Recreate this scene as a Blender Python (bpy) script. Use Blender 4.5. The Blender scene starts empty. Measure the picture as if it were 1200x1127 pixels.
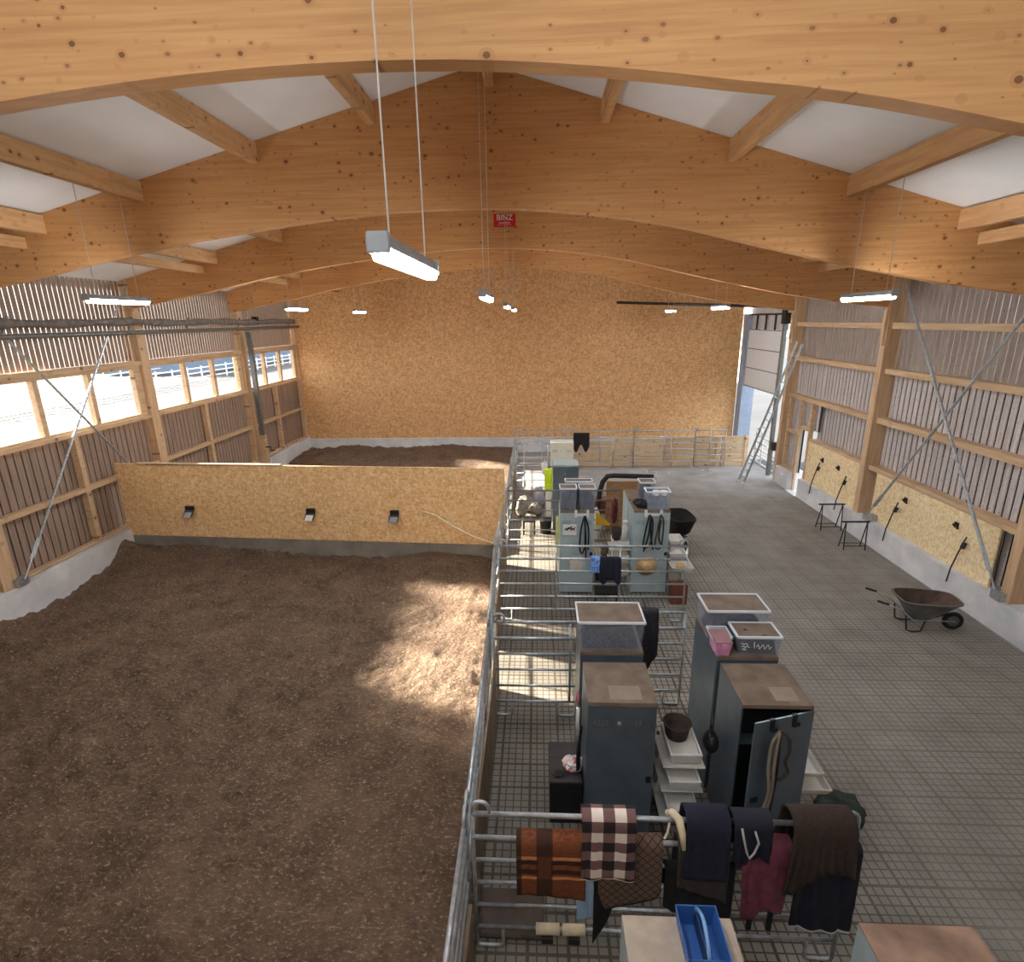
import bpy, math, random
from mathutils import Vector, Matrix
rnd = random.Random(7)
S = bpy.context.scene
COL = S.collection
PI = math.pi
ORG = {}

# ------------------------------------------------------------------ mesh helper
class M:
    def __init__(s): s.v = []; s.f = []; s.uv = None
    def box(s, x0, x1, y0, y1, z0, z1):
        return s.hexa([(x0,y0,z0),(x1,y0,z0),(x1,y1,z0),(x0,y1,z0),(x0,y0,z1),(x1,y0,z1),(x1,y1,z1),(x0,y1,z1)])
    def hexa(s, p):
        b = len(s.v); s.v += [tuple(q) for q in p]
        for f in ((0,3,2,1),(4,5,6,7),(0,1,5,4),(1,2,6,5),(2,3,7,6),(3,0,4,7)): s.f.append(tuple(b+i for i in f))
        return s
    def bar(s, a, b, w, h, up=(0,0,1)):
        a = Vector(a); b = Vector(b); d = (b-a).normalized(); up = Vector(up)
        if abs(d.dot(up)) > .98: up = Vector((0,1,0))
        x = d.cross(up).normalized()*w/2; u = x.cross(d).normalized()*h/2
        return s.hexa([a-x-u, a+x-u, b+x-u, b-x-u, a-x+u, a+x+u, b+x+u, b-x+u])
    def tube(s, pts, r, n=8, closed=False, cap=True):
        pts = [Vector(p) for p in pts]; m = len(pts); base = len(s.v); nrm = None
        rr = r if isinstance(r, (list, tuple)) else [r]*m
        for i, p in enumerate(pts):
            if closed: t = pts[(i+1) % m]-pts[i-1]
            else: t = pts[min(i+1, m-1)]-pts[max(i-1, 0)]
            t.normalize()
            if nrm is None:
                nrm = t.orthogonal().normalized()
            nrm = (nrm-t*nrm.dot(t))
            if nrm.length < 1e-5: nrm = t.orthogonal()
            nrm.normalize(); bi = t.cross(nrm)
            for k in range(n):
                a = 2*PI*k/n
                s.v.append(tuple(p+(nrm*math.cos(a)+bi*math.sin(a))*rr[i]))
        rows = m if closed else m-1
        for i in range(rows):
            for k in range(n):
                j = (i+1) % m
                s.f.append((base+i*n+k, base+i*n+(k+1) % n, base+j*n+(k+1) % n, base+j*n+k))
        if cap and not closed:
            s.f.append(tuple(base+k for k in range(n-1, -1, -1)))
            s.f.append(tuple(base+(m-1)*n+k for k in range(n)))
        return s
    def lathe(s, c, prof, n=20, sx=1, sy=1):
        base = len(s.v); m = len(prof)
        for (r, z) in prof:
            for k in range(n):
                a = 2*PI*k/n; s.v.append((c[0]+r*sx*math.cos(a), c[1]+r*sy*math.sin(a), c[2]+z))
        for i in range(m-1):
            for k in range(n):
                s.f.append((base+i*n+k, base+i*n+(k+1) % n, base+(i+1)*n+(k+1) % n, base+(i+1)*n+k))
        s.f.append(tuple(base+k for k in range(n-1, -1, -1)))
        s.f.append(tuple(base+(m-1)*n+k for k in range(n)))
        return s
    def frustum(s, c, b, t, z0, z1):
        (bx, by), (tx, ty) = b, t; x, y = c
        return s.hexa([(x-bx,y-by,z0),(x+bx,y-by,z0),(x+bx,y+by,z0),(x-bx,y+by,z0),(x-tx,y-ty,z1),(x+tx,y-ty,z1),(x+tx,y+ty,z1),(x-tx,y+ty,z1)])
    def opentub(s, c, b, t, z0, z1, th=.015, n=0):
        """open-topped tapered box with wall thickness"""
        x, y = c
        def ring(hx, hy, z): return [(x-hx,y-hy,z),(x+hx,y-hy,z),(x+hx,y+hy,z),(x-hx,y+hy,z)]
        base = len(s.v)
        s.v += ring(b[0], b[1], z0)+ring(t[0], t[1], z1)+ring(t[0]-th, t[1]-th, z1)+ring(b[0]-th, b[1]-th, z0+th)
        s.f.append((base, base+3, base+2, base+1))
        for r in range(3):
            for k in range(4):
                s.f.append((base+r*4+k, base+r*4+(k+1) % 4, base+r*4+4+(k+1) % 4, base+r*4+4+k))
        s.f.append((base+12, base+13, base+14, base+15))
        return s
    def grid(s, fn, nu, nv, uv=False):
        base = len(s.v)
        if uv and s.uv is None: s.uv = []
        for i in range(nu+1):
            for j in range(nv+1):
                s.v.append(tuple(fn(i/nu, j/nv)))
        for i in range(nu):
            for j in range(nv):
                a = base+i*(nv+1)+j
                s.f.append((a, a+nv+1, a+nv+2, a+1))
        return s
    def rot(s, ang, c, axis='Z', start=0):
        R = Matrix.Rotation(ang, 3, axis); c = Vector(c)
        for i in range(start, len(s.v)): s.v[i] = tuple(R @ (Vector(s.v[i])-c)+c)
        return s
    def build(s, name, mat, parent=None, smooth=False, bevel=0, solid=0, sub=0, loc=None, uvs=None):
        me = bpy.data.meshes.new(name)
        if parent is not None: off = ORG[parent.name]
        else: off = Vector(loc) if loc is not None else Vector((0,0,0))
        me.from_pydata([(x-off[0], y-off[1], z-off[2]) for x, y, z in s.v], [], s.f)
        me.materials.append(mat)
        if smooth:
            me.polygons.foreach_set('use_smooth', [True]*len(me.polygons))
        if uvs:
            ul = me.uv_layers.new(name='UVMap')
            for l in me.loops: ul.data[l.index].uv = uvs[l.vertex_index]
        o = bpy.data.objects.new(name, me); COL.objects.link(o)
        ORG[o.name] = off
        if parent is not None: o.parent = parent
        else: o.location = off
        if solid:
            m = o.modifiers.new('solid', 'SOLIDIFY'); m.thickness = solid; m.offset = 0
        if bevel:
            m = o.modifiers.new('bevel', 'BEVEL'); m.width = bevel; m.segments = 2; m.limit_method = 'ANGLE'
        if sub:
            m = o.modifiers.new('sub', 'SUBSURF'); m.levels = sub; m.render_levels = sub
        return o

def tag(o, label, cat, group=None, kind=None):
    o['label'] = label; o['category'] = cat
    if group: o['group'] = group
    if kind: o['kind'] = kind
    return o
def thing(name, label, cat, loc, group=None):
    o = bpy.data.objects.new(name, None); COL.objects.link(o); o.empty_display_size = .2
    o.location = loc; ORG[o.name] = Vector(loc)
    return tag(o, label, cat, group)
def struct(name, m, mat, parent=None, label=None, cat=None, group=None, **k):
    o = m.build(name, mat, parent, **k)
    if parent is None:
        o['kind'] = 'structure'
        if label: tag(o, label, cat, group)
    return o
def copytree(o, loc, label, group=None):
    r = o.copy(); COL.objects.link(r); r.location = loc; r['label'] = label; ORG[r.name] = Vector(loc)
    if group: r['group'] = group
    for ch in o.children:
        c = ch.copy(); COL.objects.link(c); c.parent = r
        for g in ch.children:
            d = g.copy(); COL.objects.link(d); d.parent = c
    return r

# ------------------------------------------------------------------ materials
def srgb(r, g, b):
    f = lambda c: (c/255/12.92) if c/255 <= .04045 else ((c/255+.055)/1.055)**2.4
    return (f(r), f(g), f(b), 1)
def newmat(name, rough=.7, metal=0.0):
    m = bpy.data.materials.new(name); m.use_nodes = True
    nt = m.node_tree; b = nt.nodes['Principled BSDF']
    b.inputs['Roughness'].default_value = rough; b.inputs['Metallic'].default_value = metal
    return m, nt, b
def N(nt, t, **k):
    n = nt.nodes.new(t)
    for a, v in k.items(): setattr(n, a, v)
    return n
def ramp(nt, fac, stops):
    r = N(nt, 'ShaderNodeValToRGB'); e = r.color_ramp.elements
    while len(e) < len(stops): e.new(.5)
    for i, (p, c) in enumerate(stops): e[i].position = p; e[i].color = c
    nt.links.new(fac, r.inputs[0]); return r.outputs[0]
def pos(nt, scale=(1,1,1), obj=False):
    if obj: src = N(nt, 'ShaderNodeTexCoord').outputs['Object']
    else: src = N(nt, 'ShaderNodeNewGeometry').outputs['Position']
    mp = N(nt, 'ShaderNodeMapping'); mp.inputs['Scale'].default_value = scale
    nt.links.new(src, mp.inputs[0]); return mp.outputs[0]
def noise(nt, vec, scale, detail=4, rough=.55, dist=0):
    n = N(nt, 'ShaderNodeTexNoise'); n.inputs['Scale'].default_value = scale; n.inputs['Detail'].default_value = detail
    n.inputs['Roughness'].default_value = rough; n.inputs['Distortion'].default_value = dist
    nt.links.new(vec, n.inputs['Vector']); return n.outputs['Fac']
def math_(nt, op, a, b=None, c=None):
    n = N(nt, 'ShaderNodeMath', operation=op)
    for i, v in enumerate((a, b, c)):
        if v is None: continue
        if isinstance(v, (int, float)): n.inputs[i].default_value = v
        else: nt.links.new(v, n.inputs[i])
    return n.outputs[0]
def mix(nt, fac, a, b, mode='MIX'):
    n = N(nt, 'ShaderNodeMix', data_type='RGBA', blend_type=mode)
    for idx, v in ((0, fac), (6, a), (7, b)):
        if isinstance(v, (int, float)): n.inputs[idx].default_value = v
        elif isinstance(v, tuple): n.inputs[idx].default_value = v
        else: nt.links.new(v, n.inputs[idx])
    return n.outputs[2]
def bump(nt, b, h, strength=.3, dist=.02):
    n = N(nt, 'ShaderNodeBump'); n.inputs['Strength'].default_value = strength; n.inputs['Distance'].default_value = dist
    nt.links.new(h, n.inputs['Height']); nt.links.new(n.outputs[0], b.inputs['Normal'])

def flat(name, c, rough=.6, metal=0, var=.12, scale=6):
    m, nt, b = newmat(name, rough, metal)
    col = srgb(*c); d = tuple(x*(1-var) for x in col[:3])+(1,); l = tuple(min(1, x*(1+var)) for x in col[:3])+(1,)
    nt.links.new(ramp(nt, noise(nt, pos(nt), scale), [(.35, d), (.65, l)]), b.inputs['Base Color'])
    return m
def wood(name, base, dark, grain=(.6,6,6), knots=0, kplane='xz', rough=.65):
    m, nt, b = newmat(name, rough)
    p = pos(nt, grain)
    n1 = noise(nt, p, 2.2, 6, .6, .4); n2 = noise(nt, pos(nt, tuple(g*.25 for g in grain)), 1.3, 3)
    c = ramp(nt, n1, [(.3, srgb(*dark)), (.62, srgb(*base))])
    lt = tuple(min(255, x*1.1) for x in base)
    c = mix(nt, math_(nt, 'MULTIPLY', n2, .5), c, srgb(*lt))
    if knots:
        sc = {'xz': (1,.01,1.25), 'yz': (.01,1,1.2)}[kplane]
        for kk, rmax, st, fac_ in ((1.0, .2, .75, 1.6), (1.73, .2, .55, 2.2)):
            v = N(nt, 'ShaderNodeTexVoronoi'); v.inputs['Scale'].default_value = knots*kk; v.inputs['Randomness'].default_value = 1
            nt.links.new(pos(nt, tuple(q*(.8 if i == 0 and kk > 1 else 1) for i, q in enumerate(sc))), v.inputs['Vector'])
            sep = N(nt, 'ShaderNodeSeparateColor'); nt.links.new(v.outputs['Color'], sep.inputs[0])
            rad = math_(nt, 'MULTIPLY', math_(nt, 'POWER', sep.outputs[0], fac_), rmax)
            k = math_(nt, 'LESS_THAN', v.outputs['Distance'], rad)
            soft = math_(nt, 'MULTIPLY', math_(nt, 'LESS_THAN', v.outputs['Distance'], math_(nt, 'MULTIPLY', rad, 1.9)), .35)
            c = mix(nt, soft, c, srgb(*dark))
            c = mix(nt, math_(nt, 'MULTIPLY', k, st), c, srgb(92, 48, 18))
    nt.links.new(c, b.inputs['Base Color'])
    return m
def osb(name, a, bb, cc, scale=9, plane='xz'):
    m, nt, b = newmat(name, .7)
    src = pos(nt, (1, 1, 1))
    ns = N(nt, 'ShaderNodeTexNoise'); ns.inputs['Scale'].default_value = 5; nt.links.new(src, ns.inputs['Vector'])
    ad = mix(nt, .12, src, ns.outputs['Color'])
    cols = []
    for sc in ((1.0,1.0,2.3), (2.1,2.1,.9)):
        v = N(nt, 'ShaderNodeTexVoronoi'); v.inputs['Scale'].default_value = scale
        mp = N(nt, 'ShaderNodeMapping'); mp.inputs['Scale'].default_value = sc
        nt.links.new(ad, mp.inputs[0]); nt.links.new(mp.outputs[0], v.inputs['Vector'])
        sp = N(nt, 'ShaderNodeSeparateColor'); nt.links.new(v.outputs['Color'], sp.inputs[0]); cols.append(sp.outputs[0])
    f = math_(nt, 'ADD', math_(nt, 'MULTIPLY', cols[0], .5), math_(nt, 'MULTIPLY', cols[1], .5))
    c = ramp(nt, f, [(.12, srgb(*bb)), (.5, srgb(*a)), (.88, srgb(*cc))])
    nt.links.new(c, b.inputs['Base Color'])
    return m
def concrete(name, a, d, s=1.2):
    m, nt, b = newmat(name, .85)
    n = noise(nt, pos(nt), s, 8, .65)
    nt.links.new(ramp(nt, n, [(.3, srgb(*d)), (.65, srgb(*a))]), b.inputs['Base Color'])
    return m

GLU = wood('glulam', (208,158,102), (182,126,76), (.35,3,9), 5.2)
PUR = wood('purlin_wood', (202,160,112), (166,120,76), (5,.5,5), 4, 'yz')
POST = wood('post_wood', (210,178,142), (174,138,104), (6,6,.5), 3, 'yz')
RAILW = wood('rail_wood', (208,178,142), (170,136,102), (6,.5,6), 2.5, 'yz')
BOARD = wood('weathered_board', (160,138,122), (114,95,82), (4,9,.5), 5, 'yz')
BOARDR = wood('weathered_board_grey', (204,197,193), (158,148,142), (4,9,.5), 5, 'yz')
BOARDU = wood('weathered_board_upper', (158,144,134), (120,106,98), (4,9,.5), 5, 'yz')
DARKB = flat('dark_backing', (26,22,20), .9)
PLANK = wood('plank_wood', (226,198,160), (192,160,120), (.6,6,6), 3)
OSBP = osb('osb_partition', (236,194,138), (216,168,110), (248,216,166), 13)
OSBF = osb('osb_far', (216,170,118), (194,144,92), (234,192,140), 11)
OSBR = osb('osb_right', (242,218,172), (224,196,144), (250,236,200), 13)
CONC = concrete('plinth_concrete', (230,230,230), (196,199,204))
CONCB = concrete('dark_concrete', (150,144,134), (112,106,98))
CEIL = flat('ceiling_panel', (243,244,244), .6, 0, .04, .8)
GALV = flat('galvanised', (182,190,196), .38, .75, .2, 14)
GALVD = flat('galvanised_dull', (124,126,124), .5, .6, .2, 14)
LOCK = flat('locker_sheet', (112,126,138), .34, .62, .12, 3)
LOCKL = flat('locker_sheet_light', (176,194,198), .45, .3, .08, 3)
DUST = flat('dusty_top', (118,102,88), .85, 0, .2, 5)
BLACK = flat('black_plastic', (24,24,26), .5, 0, .2)
RUB = flat('rubber', (34,32,31), .8)
WHITE = flat('white_plastic', (226,224,218), .5, 0, .04)
GREYP = flat('grey_plastic', (150,152,154), .5)
IRON = flat('dark_iron', (46,42,40), .6, .4)
NAVY = flat('navy_cloth', (24,27,46), .9, 0, .25, 20)
NAVY2 = flat('navy_rug', (20,23,42), .75, 0, .25, 20)
BLKC = flat('black_cloth', (22,21,23), .9, 0, .3, 20)
DBRN = flat('brown_fleece', (54,41,36), .95, 0, .2, 25)
GBRN = flat('grey_brown_cloth', (60,52,50), .95, 0, .2, 25)
BURG = flat('burgundy_cloth', (116,56,72), .7, 0, .25, 9)
LBLUE = flat('light_blue_cloth', (150,180,206), .9)
CREAM = flat('cream_fleece', (226,210,178), .95)
PIPING = flat('grey_piping', (186,188,192), .7)
GREEN = flat('dark_green', (28,44,36), .7)
PINK = flat('pink_plastic', (216,152,190), .45)
BLUE = flat('blue_plastic', (48,98,168), .4, 0, .06)
YELL = flat('yellow_plastic', (226,180,40), .5)
HIVIS = flat('hi_vis', (206,232,40), .7)
REDB = flat('rust_box', (110,62,48), .7)
TAN = flat('straw', (204,170,120), .85)
BROWNP = wood('brown_plank', (172,132,92), (132,96,62), (.6,6,6), 0)
RUST = flat('rusty_tub', (86,68,58), .7, .2, .3)
CORDM = flat('cord_pale', (196,188,176), .8)
GLASSY = flat('white_door_panel', (226,228,228), .5, 0, .02)

def floor_mat():
    m, nt, b = newmat('paver_floor', .8)
    sp = N(nt, 'ShaderNodeSeparateXYZ'); nt.links.new(N(nt, 'ShaderNodeNewGeometry').outputs['Position'], sp.inputs[0])
    def ln(c, per, w): return math_(nt, 'LESS_THAN', math_(nt, 'FRACT', math_(nt, 'DIVIDE', math_(nt, 'ADD', c, 100.02), per)), w)
    X, Y = sp.outputs[0], sp.outputs[1]
    j = math_(nt, 'MAXIMUM', math_(nt, 'MAXIMUM', ln(X, .11, .16), ln(Y, .11, .16)), math_(nt, 'MAXIMUM', ln(X, .44, .085), ln(Y, .44, .085)))
    n = noise(nt, pos(nt), 1.1, 8, .6); n3 = noise(nt, pos(nt), .35, 4)
    cell = ramp(nt, n, [(.3, srgb(118,115,109)), (.7, srgb(156,154,149))])
    lft = N(nt, 'ShaderNodeMapRange'); nt.links.new(X, lft.inputs[0]); lft.inputs[1].default_value = 3.0; lft.inputs[2].default_value = 1.0
    cell = mix(nt, math_(nt, 'MULTIPLY', lft.outputs[0], .55), cell, srgb(92,86,72))
    joint = ramp(nt, n, [(.3, srgb(58,48,38)), (.7, srgb(88,76,62))])
    dust = ramp(nt, n3, [(.42, (0,0,0,1)), (.62, (1,1,1,1))])
    right = N(nt, 'ShaderNodeMapRange'); nt.links.new(X, right.inputs[0]); right.inputs[1].default_value = 2.5; right.inputs[2].default_value = 5
    fac = math_(nt, 'MULTIPLY', j, math_(nt, 'SUBTRACT', 1, math_(nt, 'MULTIPLY', math_(nt, 'MULTIPLY', dust, .35), right.outputs[0])))
    fac = math_(nt, 'MULTIPLY', fac, math_(nt, 'SUBTRACT', 1, math_(nt, 'MULTIPLY', right.outputs[0], .3)))
    c = mix(nt, fac, cell, joint)
    c = mix(nt, math_(nt, 'MULTIPLY', right.outputs[0], .3), c, srgb(142,137,131))
    far = N(nt, 'ShaderNodeMapRange'); nt.links.new(math_(nt, 'ADD', Y, math_(nt, 'MULTIPLY', n3, 3)), far.inputs[0]); far.inputs[1].default_value = 21.5; far.inputs[2].default_value = 23.5
    smooth = ramp(nt, n, [(.3, srgb(146,144,142)), (.7, srgb(176,176,176))])
    c = mix(nt, far.outputs[0], c, smooth)
    nt.links.new(c, b.inputs['Base Color']); bump(nt, b, math_(nt, 'MULTIPLY', fac, -1), .35, .015)
    return m
FLOORM = floor_mat()
def sand_mat():
    m, nt, b = newmat('arena_sand', .95)
    n1 = noise(nt, pos(nt), 1.4, 6, .6); n2 = noise(nt, pos(nt, (1,1.6,1)), 17, 3, .75); n4 = noise(nt, pos(nt), 7, 5, .65)
    c = ramp(nt, n1, [(.3, srgb(106,84,67)), (.7, srgb(144,119,97))])
    c = mix(nt, math_(nt, 'MULTIPLY', ramp(nt, n4, [(.45, (0,0,0,1)), (.75, (1,1,1,1))]), .5), c, srgb(72,50,36))
    fl = ramp(nt, n2, [(.55, (0,0,0,1)), (.68, (1,1,1,1))])
    c = mix(nt, math_(nt, 'MULTIPLY', fl, .7), c, srgb(212,184,156))
    dk = ramp(nt, n2, [(.28, (1,1,1,1)), (.42, (0,0,0,1))])
    c = mix(nt, math_(nt, 'MULTIPLY', dk, .5), c, srgb(46,33,25))
    nt.links.new(c, b.inputs['Base Color'])
    bump(nt, b, math_(nt, 'ADD', math_(nt, 'MULTIPLY', n4, 1.0), math_(nt, 'MULTIPLY', n2, .5)), .1e1, .16)
    return m
SANDM = sand_mat()
def clear_mat():
    m = bpy.data.materials.new('clear_plastic'); m.use_nodes = True; nt = m.node_tree; nt.nodes.clear()
    out = N(nt, 'ShaderNodeOutputMaterial'); mx = N(nt, 'ShaderNodeMixShader'); mx.inputs[0].default_value = .11
    t = N(nt, 'ShaderNodeBsdfTransparent'); t.inputs[0].default_value = (.93,.96,1,1)
    p = N(nt, 'ShaderNodeBsdfPrincipled'); p.inputs['Base Color'].default_value = (.75,.8,.88,1); p.inputs['Roughness'].default_value = .25
    nt.links.new(t.outputs[0], mx.inputs[1]); nt.links.new(p.outputs[0], mx.inputs[2]); nt.links.new(mx.outputs[0], out.inputs[0])
    return m
CLEAR = clear_mat()
def pane_mat():
    m = bpy.data.materials.new('window_glass'); m.use_nodes = True; nt = m.node_tree; nt.nodes.clear()
    out = N(nt, 'ShaderNodeOutputMaterial'); mx = N(nt, 'ShaderNodeMixShader'); mx.inputs[0].default_value = .06
    t = N(nt, 'ShaderNodeBsdfTransparent'); g = N(nt, 'ShaderNodeBsdfGlossy'); g.inputs['Roughness'].default_value = .05
    nt.links.new(t.outputs[0], mx.inputs[1]); nt.links.new(g.outputs[0], mx.inputs[2]); nt.links.new(mx.outputs[0], out.inputs[0])
    return m
PANE = pane_mat()
def emit(name, c, s):
    m = bpy.data.materials.new(name); m.use_nodes = True; nt = m.node_tree
    b = nt.nodes['Principled BSDF']; b.inputs['Base Color'].default_value = (.9,.9,.9,1)
    b.inputs['Emission Color'].default_value = c; b.inputs['Emission Strength'].default_value = s
    return m
LED = emit('led_diffuser', (.95,.97,1,1), 130)
def uvmat(name):
    m, nt, b = newmat(name, .95)
    sp = N(nt, 'ShaderNodeSeparateXYZ'); nt.links.new(N(nt, 'ShaderNodeTexCoord').outputs['UV'], sp.inputs[0])
    return m, nt, b, sp.outputs[0], sp.outputs[1]
def plaid_mat():
    m, nt, b, u, v = uvmat('plaid_check')
    def st(c, ph): return math_(nt, 'LESS_THAN', math_(nt, 'FRACT', math_(nt, 'DIVIDE', math_(nt, 'ADD', c, ph), .225)), .5)
    s = math_(nt, 'ADD', st(u, .02), st(v, .05))
    c = mix(nt, math_(nt, 'GREATER_THAN', s, .5), srgb(232,218,206), srgb(122,92,88))
    c = mix(nt, math_(nt, 'GREATER_THAN', s, 1.5), c, srgb(38,28,32))
    nt.links.new(c, b.inputs['Base Color']); return m
def brownroll_mat():
    m, nt, b, u, v = uvmat('rust_brown_weave')
    def band(c, a, d): return math_(nt, 'MULTIPLY', math_(nt, 'GREATER_THAN', c, a), math_(nt, 'LESS_THAN', c, d))
    n = noise(nt, pos(nt, (3,3,14)), 9, 3)
    c = ramp(nt, n, [(.3, srgb(94,48,24)), (.7, srgb(138,78,42))])
    for (a, d) in ((.10,.14), (.35,.385)): c = mix(nt, band(v, a, d), c, srgb(206,140,92))
    for (a, d) in ((.15,.20), (.26,.32)): c = mix(nt, band(v, a, d), c, srgb(56,26,14))
    for (a, d) in ((0,.05), (.20,.36)): c = mix(nt, math_(nt, 'MULTIPLY', band(u, a, d), .85), c, srgb(46,28,22))
    sq = math_(nt, 'MULTIPLY', band(u, .215, .345), band(v, .10, .38)); c = mix(nt, sq, c, srgb(96,52,36))
    nt.links.new(c, b.inputs['Base Color']); return m
def quilt_mat():
    m, nt, b, u, v = uvmat('quilted_brown')
    d1 = math_(nt, 'FRACT', math_(nt, 'DIVIDE', math_(nt, 'ADD', math_(nt, 'ADD', u, v), 5), .095)); d2 = math_(nt, 'FRACT', math_(nt, 'DIVIDE', math_(nt, 'ADD', math_(nt, 'SUBTRACT', u, v), 5), .095))
    l = math_(nt, 'MAXIMUM', math_(nt, 'LESS_THAN', d1, .13), math_(nt, 'LESS_THAN', d2, .13))
    c = mix(nt, l, srgb(108,86,72), srgb(52,38,32)); nt.links.new(c, b.inputs['Base Color']); bump(nt, b, math_(nt, 'MULTIPLY', l, -1), .6, .02); return m

# ------------------------------------------------------------------ setting : floor and ground
CY = [10.9, 16.65, 22.5]
ROOF_X0, ROOF_X1, END = -12.25, 10.25, 27.85
def roofz(x): return 10.63-.256*(-.9-x) if x < -.9 else 10.63-.29*(x+.9)
ARCH = [(-12.4,6.9),(-11,7.17),(-9.5,7.42),(-8,7.72),(-6.5,7.97),(-5,8.17),(-3.5,8.33),(-2,8.42),(-.5,8.41),(1,8.28),(2.5,8.05),(4,7.7),(5.5,7.37),(7,7.07),(8.5,6.84),(10.3,6.62)]
def archz(x):
    for i in range(len(ARCH)-1):
        if ARCH[i][0] <= x <= ARCH[i+1][0]:
            p0 = ARCH[max(i-1,0)]; p1 = ARCH[i]; p2 = ARCH[i+1]; p3 = ARCH[min(i+2,len(ARCH)-1)]
            h = p2[0]-p1[0]; t = (x-p1[0])/h
            m1 = (p2[1]-p0[1])/(p2[0]-p0[0])*h; m2 = (p3[1]-p1[1])/(p3[0]-p1[0])*h
            return (2*t**3-3*t*t+1)*p1[1]+(t**3-2*t*t+t)*m1+(-2*t**3+3*t*t)*p2[1]+(t**3-t*t)*m2
    return ARCH[0][1] if x < 0 else ARCH[-1][1]

m = M(); m.box(-1.0, 10.0, -1, END, -.12, 0); struct('floor', m, FLOORM)
m = M(); m.box(-12.6, -1.0, -1, END, -.5, -.35); struct('floor_arena_base', m, CONCB)

def sandz(x, y):
    h = .14
    def g(cx, cy, a, sx, sy): return a*math.exp(-((x-cx)/sx)**2-((y-cy)/sy)**2)
    if y < 14.3:
        h += g(-12, 14.6, .62, 1.0, .8)+g(-2.6, 13.7, .30, 1.5, .9)-g(-12, 11.6, .16, 1.2, .8)+g(-12, 10.0, .18, 1.5, .9)+g(-7.5, 13.9, .04, 2, .8)-g(-5, 14, .06, 1.2, .9)
        h += .02*math.sin(1.3*x+.6*y)+.02*math.sin(2.1*y-.7*x)
    else:
        h += .18+.05*math.sin(1.1*x)+g(-12, 22, -.5, 1.5, 3)+g(-11, 27.5, -.1, .8, .8)
    if x > -1.6: h -= (x+1.6)*.15
    return h
from mathutils import noise as mn
def sandfn(x0, x1, y0, y1, near=False):
    def f(u, v):
        x = x0+(x1-x0)*u; y2 = 14.61-(x+11.9)*.0635 if near else y1; y = y0+(y2-y0)*v
        q = 1-.7*max(0, min(1, (x+4.2)/1.6))
        z = sandz(x, y)+.06*mn.noise(Vector((x*1.6, y*1.6, 0)))+q*(.13*abs(mn.noise(Vector((x*2.6, y*3.2, 5))))-.09*max(0, mn.noise(Vector((x*3.7, y*4.2, 17)))-.15)+.055*mn.noise(Vector((x*6, y*6, 9)))-.05*max(0, mn.noise(Vector((x*5, y*5, 31)))-.1))
        return (x, y, z)
    return f
m = M(); m.grid(sandfn(-11.95, -1.0, 1.5, 14.3, True), 210, 240); m.grid(sandfn(-11.95, -1.0, 14.9, END-.1), 90, 90)
o = m.build('arena_sand', SANDM, smooth=True); tag(o, 'brown raked riding arena footing with light wood flecks', 'sand', kind='stuff')

# plinths
m = M(); m.box(-12.6, -11.8, -1, END, -.4, .83); struct('baseboard_left', m, CONC)
m = M(); m.box(-12.0, 9.66, END-.1, END+.2, -.4, .75); struct('baseboard_far', m, CONC)
m = M(); m.box(9.66, 10.3, -1, 20.25, -.1, .7); m.box(9.66, 10.3, 21.1, 22.28, -.1, .7); struct('baseboard_right', m, CONC)

# walls
def boards(m, x, th, y0, y1, z0, z1, step, gap, jit=.0):
    y = y0
    while y < y1-.02:
        e = min(y+step-gap, y1); d = rnd.uniform(-jit, jit)
        m.box(x+d, x+th+d, y, e, z0, z1); y += step
m = M()
boards(m, -12.16, .018, -1, END, .84, 3.82, .2, .032, .004)
boards(m, -12.16, .016, -1, END, 5.5, 8.0, .155, .03)
m.box(-12.16, -12.14, -1, 10.6, 3.8, 5.52)
struct('wall_left', m, BOARD)
m = M(); m.box(-12.26, -12.2, -1, END, .84, 3.82); struct('wall_left_backing', m, DARKB)
def scatter_mat():  # translucent sheet added to scatter sun that would streak through the slats
    m = bpy.data.materials.new('sun_scatter'); m.use_nodes = True; nt = m.node_tree; nt.nodes.clear()
    out = N(nt, 'ShaderNodeOutputMaterial'); t = N(nt, 'ShaderNodeBsdfTranslucent'); t.inputs[0].default_value = (.15,.155,.165,1)
    nt.links.new(t.outputs[0], out.inputs[0]); return m
SCATTER = scatter_mat()
m = M()
for (y0, y1, z0, z1) in ((-1,12.3,5.45,8),(13.5,END,5.45,8),(12.3,13.5,5.85,8)):  # low opening in the added sheet lets a patch of sun through
    b0 = len(m.v); m.v += [(-12.32,y0,z0),(-12.32,y1,z0),(-12.32,y1,z1),(-12.32,y0,z1)]; m.f.append((b0,b0+1,b0+2,b0+3))
struct('sun_scatter_sheet', m, SCATTER)
m = M()
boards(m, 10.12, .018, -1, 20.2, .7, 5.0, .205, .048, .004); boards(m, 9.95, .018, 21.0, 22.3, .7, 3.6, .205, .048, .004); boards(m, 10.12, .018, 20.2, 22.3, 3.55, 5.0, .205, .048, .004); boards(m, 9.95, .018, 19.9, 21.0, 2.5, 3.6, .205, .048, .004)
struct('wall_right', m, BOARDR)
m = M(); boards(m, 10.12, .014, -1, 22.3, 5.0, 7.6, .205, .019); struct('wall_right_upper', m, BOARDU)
m = M(); m.box(10.2, 10.24, -1, 20.2, .7, 5.0); m.box(10.0, 10.03, 21.0, 22.3, .7, 3.6); m.box(10.2, 10.24, 20.2, 22.3, 3.55, 5.0); m.box(10.0, 10.03, 19.9, 21.0, 2.5, 3.6); struct('wall_right_backing', m, DARKB)
m = M(); m.box(9.66, 10.3, 22.55, 23.1, 6.62, 7.6); m.box(10.1, 10.3, 23.1, 28.6, 6.62, 7.6); struct('wall_right_door_header', m, BOARDR)
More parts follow.
